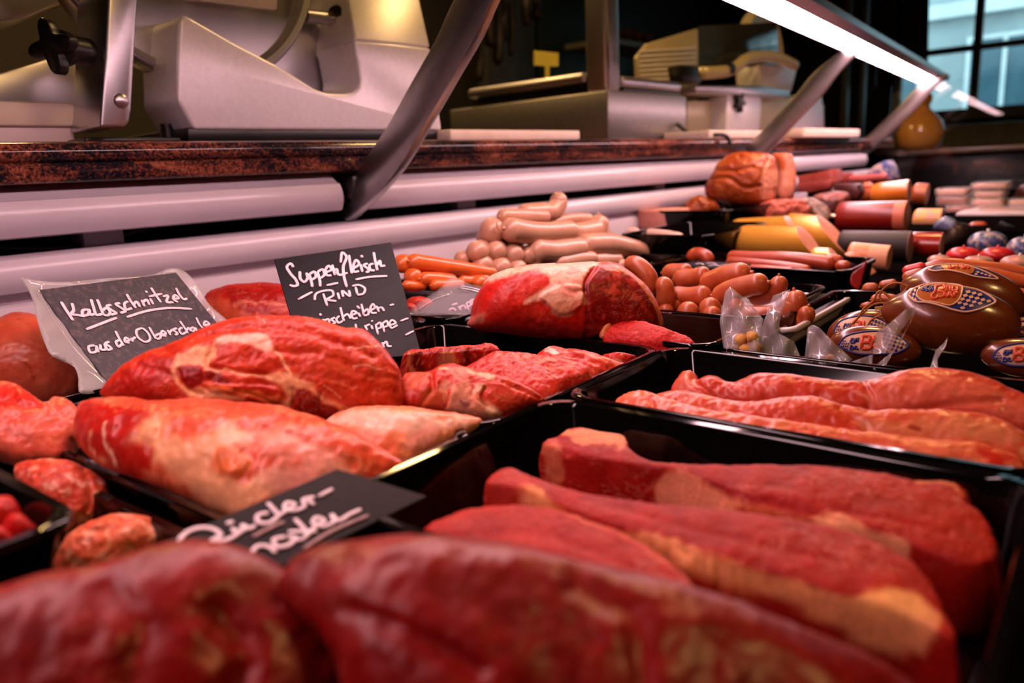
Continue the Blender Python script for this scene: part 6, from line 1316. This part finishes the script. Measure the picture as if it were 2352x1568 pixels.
# smaller labelled ones lying flatter, partly hidden
def small_bier(c, aend, hw, hh, X, lab, orig=True, rot=0):
    E = Ell('BW', c, aend, hw, hh, X); t = bier('BW', E, lab, neck=False)
    def R_(pts): return [(c[0] + x * hw, c[1] + y * hh) for x, y in pts]
    ov = R_([(-.85, -.05), (-.7, -.45), (-.3, -.68), (.2, -.7), (.62, -.45), (.8, -.05), (.6, .25), (.1, .35), (-.5, .28)])
    l = mk('label', *patch_mesh(q('BW', ov), E, .0006, 240), m_lwht, t)
    mk('label_edge', *esweep([ov + [ov[0]]], E, .0010, 'BW', .0008), m_lblue, l)
    mk('chequer', *chequer(E, 'BW', R_([(.18, -.66), (.6, -.42), (.76, -.05), (.58, .2), (.2, .28)]), R_([(.2, .2)])[0], (hw * .09, hh * .05), (hw * .035, -hh * .17), 9, 8, .0012), m_lblue, l)
    mk('chequer', *chequer(E, 'BW', R_([(-.82, -.05), (-.68, -.42), (-.6, -.1), (-.62, .2)]), R_([(-.8, .1)])[0], (hw * .05, 0), (hw * .02, -hh * .12), 4, 5, .0012), m_lblue, l)
    mk('lettering', *esweep([R_(x) for x in ([(-.28, -.5), (-.30, .1)], [(-.28, -.5), (-.12, -.45), (-.14, -.25), (-.26, -.2), (-.08, -.15), (-.1, .05), (-.29, .1)], [(-.02, -.5), (0, -.2)], [(-.02, -.08), (.03, .12), (.07, -.05), (.12, .12), (.17, -.1)])], E, .0017, 'BW', .0008), m_lred, l)
    mk('lettering', *esweep([R_(x) for x in ([(-.52, -.4), (-.56, -.2), (-.47, -.2), (-.52, -.4)], [(-.44, -.4), (-.45, -.22)], [(-.38, -.42), (-.40, -.22)], [(-.54, -.08), (-.56, .12), (-.47, .06), (-.54, 0)], [(-.43, -.05), (-.44, .1), (-.38, .1)])], E, .0010, 'BW', .001), m_lblue, l)
    return t
small_bier((520, 920), (960, 850), 400, 265, .86, 'pink-labelled brown sausage tied with orange twine')
small_bier((640, 1075), (1080, 1125), 480, 235, .765, 'low brown sausage with a chequered label behind the tray rim')
small_bier((2480, 930), (2900, 930), 380, 210, .86, 'brown labelled sausage beside the large shiny one')
small_bier((2380, 1210), (2800, 1250), 450, 230, .765, 'brown labelled sausage low against the tray rim')
tw = [[(850, 640), (760, 580), (640, 590), (500, 700), (380, 820), (240, 940)], [(850, 620), (800, 500), (700, 440), (620, 560), (520, 640), (460, 740)], [(850, 630), (780, 680), (720, 700), (700, 740), (760, 740), (830, 650)], [(860, 620), (900, 540), (1000, 420), (1030, 380)], [(1030, 390), (900, 345), (760, 400), (700, 480), (720, 560)], [(830, 640), (800, 700), (800, 780)], [(830, 660), (700, 720), (620, 760), (540, 880)]]
T_ = thing('twine', PXp(*q('BW', [(850, 640)])[0], .80) - [0, 0, .03], 'loose orange twine knotted at the neck of the large sausage ball', 'twine')
for ln in tw: mk('strand', *sweep(catmull(np.array([PXp(*p, .80) for p in q('BW', ln)]), 40), .0011, 6), m_twine, T_)
mk('knot', *sweep(catmull(np.array([PXp(*p, .80) for p in q('BW', [(830, 600), (860, 640), (835, 665), (815, 630), (850, 610)])]), 24), .0022, 8), m_twine, T_)
mk('paper_tag', *prism(np.array([PXp(*p, .82) for p in q('BW', [(640, 620), (800, 600), (790, 640), (650, 660)])]), np.array([.001, 0, 0]), 0), mat('yellow_tag', S('caa24a'), S('a8822f'), rough=.5, scale=60), T_, smooth=False)
# ---------------------------------------------------------------- clear spice bags between the trays
m_spice = mat('yellow_spice', S('c88a3a'), S('e0aa5a'), rough=.6, scale=90)
def spice_bag(sheets, X, label, fill=None, sc=(195, 20)):
    base = PXp(*q('Z8', [sheets[0][0]])[0], X)
    t = thing('spice_bag', base - [0, 0, .03], label, 'bag', 'clear bags standing between the trays')
    for i, sh in enumerate(sheets):
        pl = Plane(*q('Z8', [sh[0]])[0], 'x', X + .006 * i, sc[0] + 14 * ((i % 2) * 2 - 1), sc[1])
        cc = np.mean(np.array(q('Z8', sh)), 0)
        def fn(p, cc=cc, i=i): return .0035 * math.sin((p[0] - cc[0]) * .12 + i) * math.cos((p[1] - cc[1]) * .06) - .00006 * abs(p[0] - cc[0])
        mk('film', *patch_mesh(q('Z8', sh), pl, 0, 220, smooth_curve=False, fn=fn, thick=.0003), m_bag, t)
    if fill:
        for j, (cx, cy, r) in enumerate(fill):
            c = PXp(*q('Z8', [(cx, cy)])[0], X + .008); rr = r * .3197 * depth_of(c) / FPX
            V, F = lathe([(1e-4, -rr), (rr * .6, -rr * .75), (rr, -rr * .1), (rr * .9, rr * .5), (rr * .5, rr * .9), (1e-4, rr)], c, axis=(.3 * math.sin(j), .4 * math.cos(j * 2), 1), seg=12)
            V = V + np.array([[noise.noise(Vector(v * 300)) * rr * .3 for _ in range(3)] for v in V]); mk('spice_lump', V, F, m_spice, t)
    return t
spice_bag([[(195, 760), (165, 560), (205, 340), (240, 308), (360, 400), (480, 540), (430, 800), (300, 800)], [(180, 570), (200, 460), (300, 450), (340, 520), (440, 640), (420, 800), (220, 800)], [(420, 800), (480, 560), (550, 370), (675, 325), (600, 540), (590, 640), (625, 810)], [(590, 640), (700, 700), (750, 820), (620, 820)]], .662, 'clear plastic bag with yellow spice lumps poking up between trays', [(320, 690, 50), (400, 670, 45), (350, 760, 55), (420, 740, 40), (290, 760, 40)])
spice_bag([[(775, 830), (800, 600), (830, 580), (880, 600), (1000, 720), (1120, 830), (1060, 860)], [(800, 840), (830, 620), (900, 700), (960, 790), (980, 850)]], .660, 'clear folded plastic bag peak beside the spice bag', [(960, 830, 35)])
spice_bag([[(1100, 850), (1280, 790), (1400, 780), (1420, 690), (1560, 500), (1580, 450), (1500, 470), (1400, 560), (1290, 640), (1270, 760), (1260, 880)], [(1260, 890), (1400, 780), (1540, 560), (1575, 470), (1480, 680), (1400, 800), (1350, 890)]], .658, 'tall twisted clear bag standing before the labelled sausages')
spice_bag([[(1670, 915), (1700, 820), (1720, 760), (1780, 710), (1805, 670), (1790, 730), (1730, 830), (1735, 900), (1720, 925)]], .656, 'slim pointed clear bag tip before the large sausage ball')
# ---------------------------------------------------------------- things behind the counter
def slaby(name, pts, y, dy, m, label, cat, bev=.005, group=None, parent=None):
    P = np.array([PYp(a, b, y) for a, b in pts])
    o = mk(name, *prism(P, np.array([0, dy, 0]), bev, 2), m, parent, sharp=35)
    return tag(o, label, cat, group)
m_shelf = mat('shelf_board', S('4a4440'), S('3c3632'), rough=.5, scale=10)
m_green = mat('dark_green_panel', S('26331c'), S('1c2714'), rough=.5, scale=8)
slaby('wall_panel', [(1240, -80), (1480, -80), (1480, 230), (1240, 230)], 3.12, .06, m_green, 'dark green panel on the wall behind the scale', 'panel')
slaby('wall_panel', [(1120, -80), (1230, -80), (1230, 230), (1120, 230)], 3.1, .08, mat('grey_panel', S('4a4844'), S('3e3c38'), rough=.6, scale=8), 'grey panel behind the hanging dark sausages', 'panel')
# shelf with a row of loaves
slaby('wall_shelf', [(1400, 84), (1540, 106), (1540, 118), (1400, 98)], 2.7, .35, mat('pale_shelf', S('8a8680'), S('7c7872'), rough=.4, scale=10), 'pale wall shelf behind the scale column', 'shelf')
for i, (x, y) in enumerate(((1418, 74), (1440, 78), (1464, 82), (1488, 88))):
    c = PYp(x, y, 2.85); r = 14 * depth_of(c) / FPX
    V, F = lathe([(1e-3, -r * .8), (r * .8, -r * .7), (r, 0), (r * .7, r * .6), (1e-3, r * .75)], c, seg=16)
    tag(mk('bread_roll', V, F, mat('brown_bread', S('6a3c20'), S('54301a'), rough=.6, scale=30)), 'round brown bread roll on the pale wall shelf', 'bread', 'bread rolls on the wall shelf')
slaby('price_card', [(1228, 116), (1283, 122), (1283, 152), (1262, 152), (1262, 320), (1254, 320), (1254, 151), (1228, 150)], 1.43, .004, mat('yellow_card', S('d8c85a'), S('c8b84a'), rough=.6, scale=20), 'small yellow card standing behind the scale platter', 'card', bev=0)
# hanging dark sausages on a rail
HR = slaby('hanging_rail', [(1060, -62), (1300, -66), (1300, -58), (1060, -54)], 2.4, .02, m_steel, 'steel hanging rail above the dark sausages', 'rail')
for i, (x, b, r) in enumerate(((1128, 110, 11), (1142, 150, 12), (1160, 96, 12), (1172, 130, 10), (1212, 60, 12), (1228, 42, 13), (1085, 130, 10), (1100, 190, 9))):
    P = catmull(np.array([PYp(x - 3, -58, 2.4), PYp(x, 0, 2.4), PYp(x + (5 if i % 2 else -5), b * .6, 2.4), PYp(x, b, 2.4)]), 24)
    rr = r * depth_of(P[0]) / FPX; rad = rr * (1 + .2 * np.sin(np.linspace(0, 9 + i, 24))); rad[0] = rad[-1] = rr * .3
    tag(mk('hanging_sausage', *sweep(P, rad, 10), mat('black_dried_casing', S('1a1210'), S('2a1c18'), rough=.5, scale=60)), 'dark dried sausage hanging from the rail behind the worktop', 'sausage', 'dark sausages hanging behind the worktop')
# hanging cloths and posts near the window
m_cl1 = mat('dark_cloth', S('1e1a1a'), S('2a2422'), rough=.9, scale=20)
m_cl2 = mat('brown_cloth', S('4a3a30'), S('3c2e26'), rough=.9, scale=20)
def cloth(x0, x1, y0, y1, X, m, lab):
    V = []; nx, nzv = 14, 8
    for j in range(nzv):
        for i in range(nx):
            p = PXp(x0 + (x1 - x0) * i / (nx - 1), y0 + (y1 - y0) * j / (nzv - 1) + 8 * math.sin(i * .8), X)
            V.append(p + [.05 * math.sin(i * 1.7 + j * .2) * (.4 + j / nzv), 0, 0])
    F = [[j * nx + i, j * nx + i + 1, (j + 1) * nx + i + 1, (j + 1) * nx + i] for j in range(nzv - 1) for i in range(nx - 1)]
    V = np.array(V); n = len(V); V = np.concatenate([V, V + [.015, 0, 0]])
    F = F + [[a + n for a in f[::-1]] for f in F]
    tag(mk('hanging_apron', V, F, m), lab, 'apron')
cloth(2060, 2135, -60, 145, 6.6, m_cl1, 'black apron hanging against the window')
cloth(2020, 2062, -60, 140, 6.5, m_cl2, 'brown apron hanging beside the black one')
cloth(1965, 2015, -60, 200, 6.3, m_cl1, 'long dark apron hanging beside the wooden post')
tag(mk('apron_rail', *sweep(np.array([PXp(1930, -62, 6.5), PXp(2170, -66, 6.5)]), .015, 10), m_steel), 'steel rail from which the aprons hang', 'rail')
for x, w_ in ((1992, 10), (1950, 14)):
    A = PXp(x, -80, 6.0); B = PXp(x, 285, 6.0); wd = w_ * depth_of(A) / FPX
    tag(mk('wooden_post', *rbox(A[0], A[0] + .08, A[1] - wd / 2, A[1] + wd / 2, FL + .001, CE - .001, .005, .003), m_wood, sharp=40), 'slim wooden post beside the hanging aprons' if w_ == 10 else 'wider wooden post beyond the cream slicer', 'post')
# amber glass bottle on the ledge
gc = PXp(2112, 336, 4.3); k = depth_of(gc) / FPX; gz = .1722
GB_ = thing('amber_jar', (gc[0], gc[1], gz), 'bulbous amber glass jar on the stone ledge', 'jar')
m_amb = mat('amber_glass', S('dc9a40'), S('c8842e'), rough=.15, scale=8, coat=.6, sss=.2)
mk('jar_body', *lathe([(.01, .0), (32 * k, .0), (46 * k, 14 * k), (50 * k, 38 * k), (44 * k, 62 * k), (28 * k, 80 * k), (18 * k, 90 * k), (16 * k, 98 * k)], (gc[0], gc[1], gz), seg=32), m_amb, GB_)
mk('jar_neck', *lathe([(15 * k, 97 * k), (20 * k, 106 * k), (21 * k, 118 * k), (14 * k, 126 * k), (12 * k, 136 * k), (6 * k, 140 * k)], (gc[0], gc[1], gz), seg=24), m_amb, GB_)
# low wooden cabinet under the window
tag(mk('window_bench', *rbox(6.7, 7.35, -1.4, 1.55, FL + .001, .34, .01, .005), mat('brown_bench', S('4a3018'), S('3a2412'), rough=.4, scale=5, stretch=(1, 6, 1)), sharp=40), 'brown wooden bench under the shop window', 'bench')
# ---------------------------------------------------------------- black riser blocks under the raised cold cuts
bpy.context.view_layer.update()
def wbox(o):
    P = []
    for x in [o] + list(o.children_recursive):
        if x.type == 'MESH': P += [x.matrix_world @ Vector(c) for c in x.bound_box]
    P = np.array([p[:] for p in P]); return P.min(0), P.max(0)
ZS = -.0125
for o in [o for o in list(COL.objects) if o.parent is None and o.get('category') in ('sausage', 'ham', 'meat', 'package', 'meat loaf')]:
    if o.name.split('.')[0] in ('white_sausage', 'wiener_sausage', 'red_sausage', 'long_sausage', 'hanging_sausage', 'small_sausage', 'pale_sausage', 'beer_sausage'): continue
    mn, mx = wbox(o)
    if mn[0] < 1.4 or mn[0] > 3.7 or mn[2] < ZS + .006: continue
    c = (mn + mx) / 2; h = np.minimum((mx - mn) * .25, .03)
    r = tag(mk('riser_block', *bx(c[0] - h[0], c[0] + h[0], c[1] - h[1], c[1] + h[1], ZS, mn[2] + .004), m_deck, smooth=False), 'black riser block under the ' + ' '.join(o['label'].split()[:9]), 'riser', 'black riser blocks under the cold cuts')
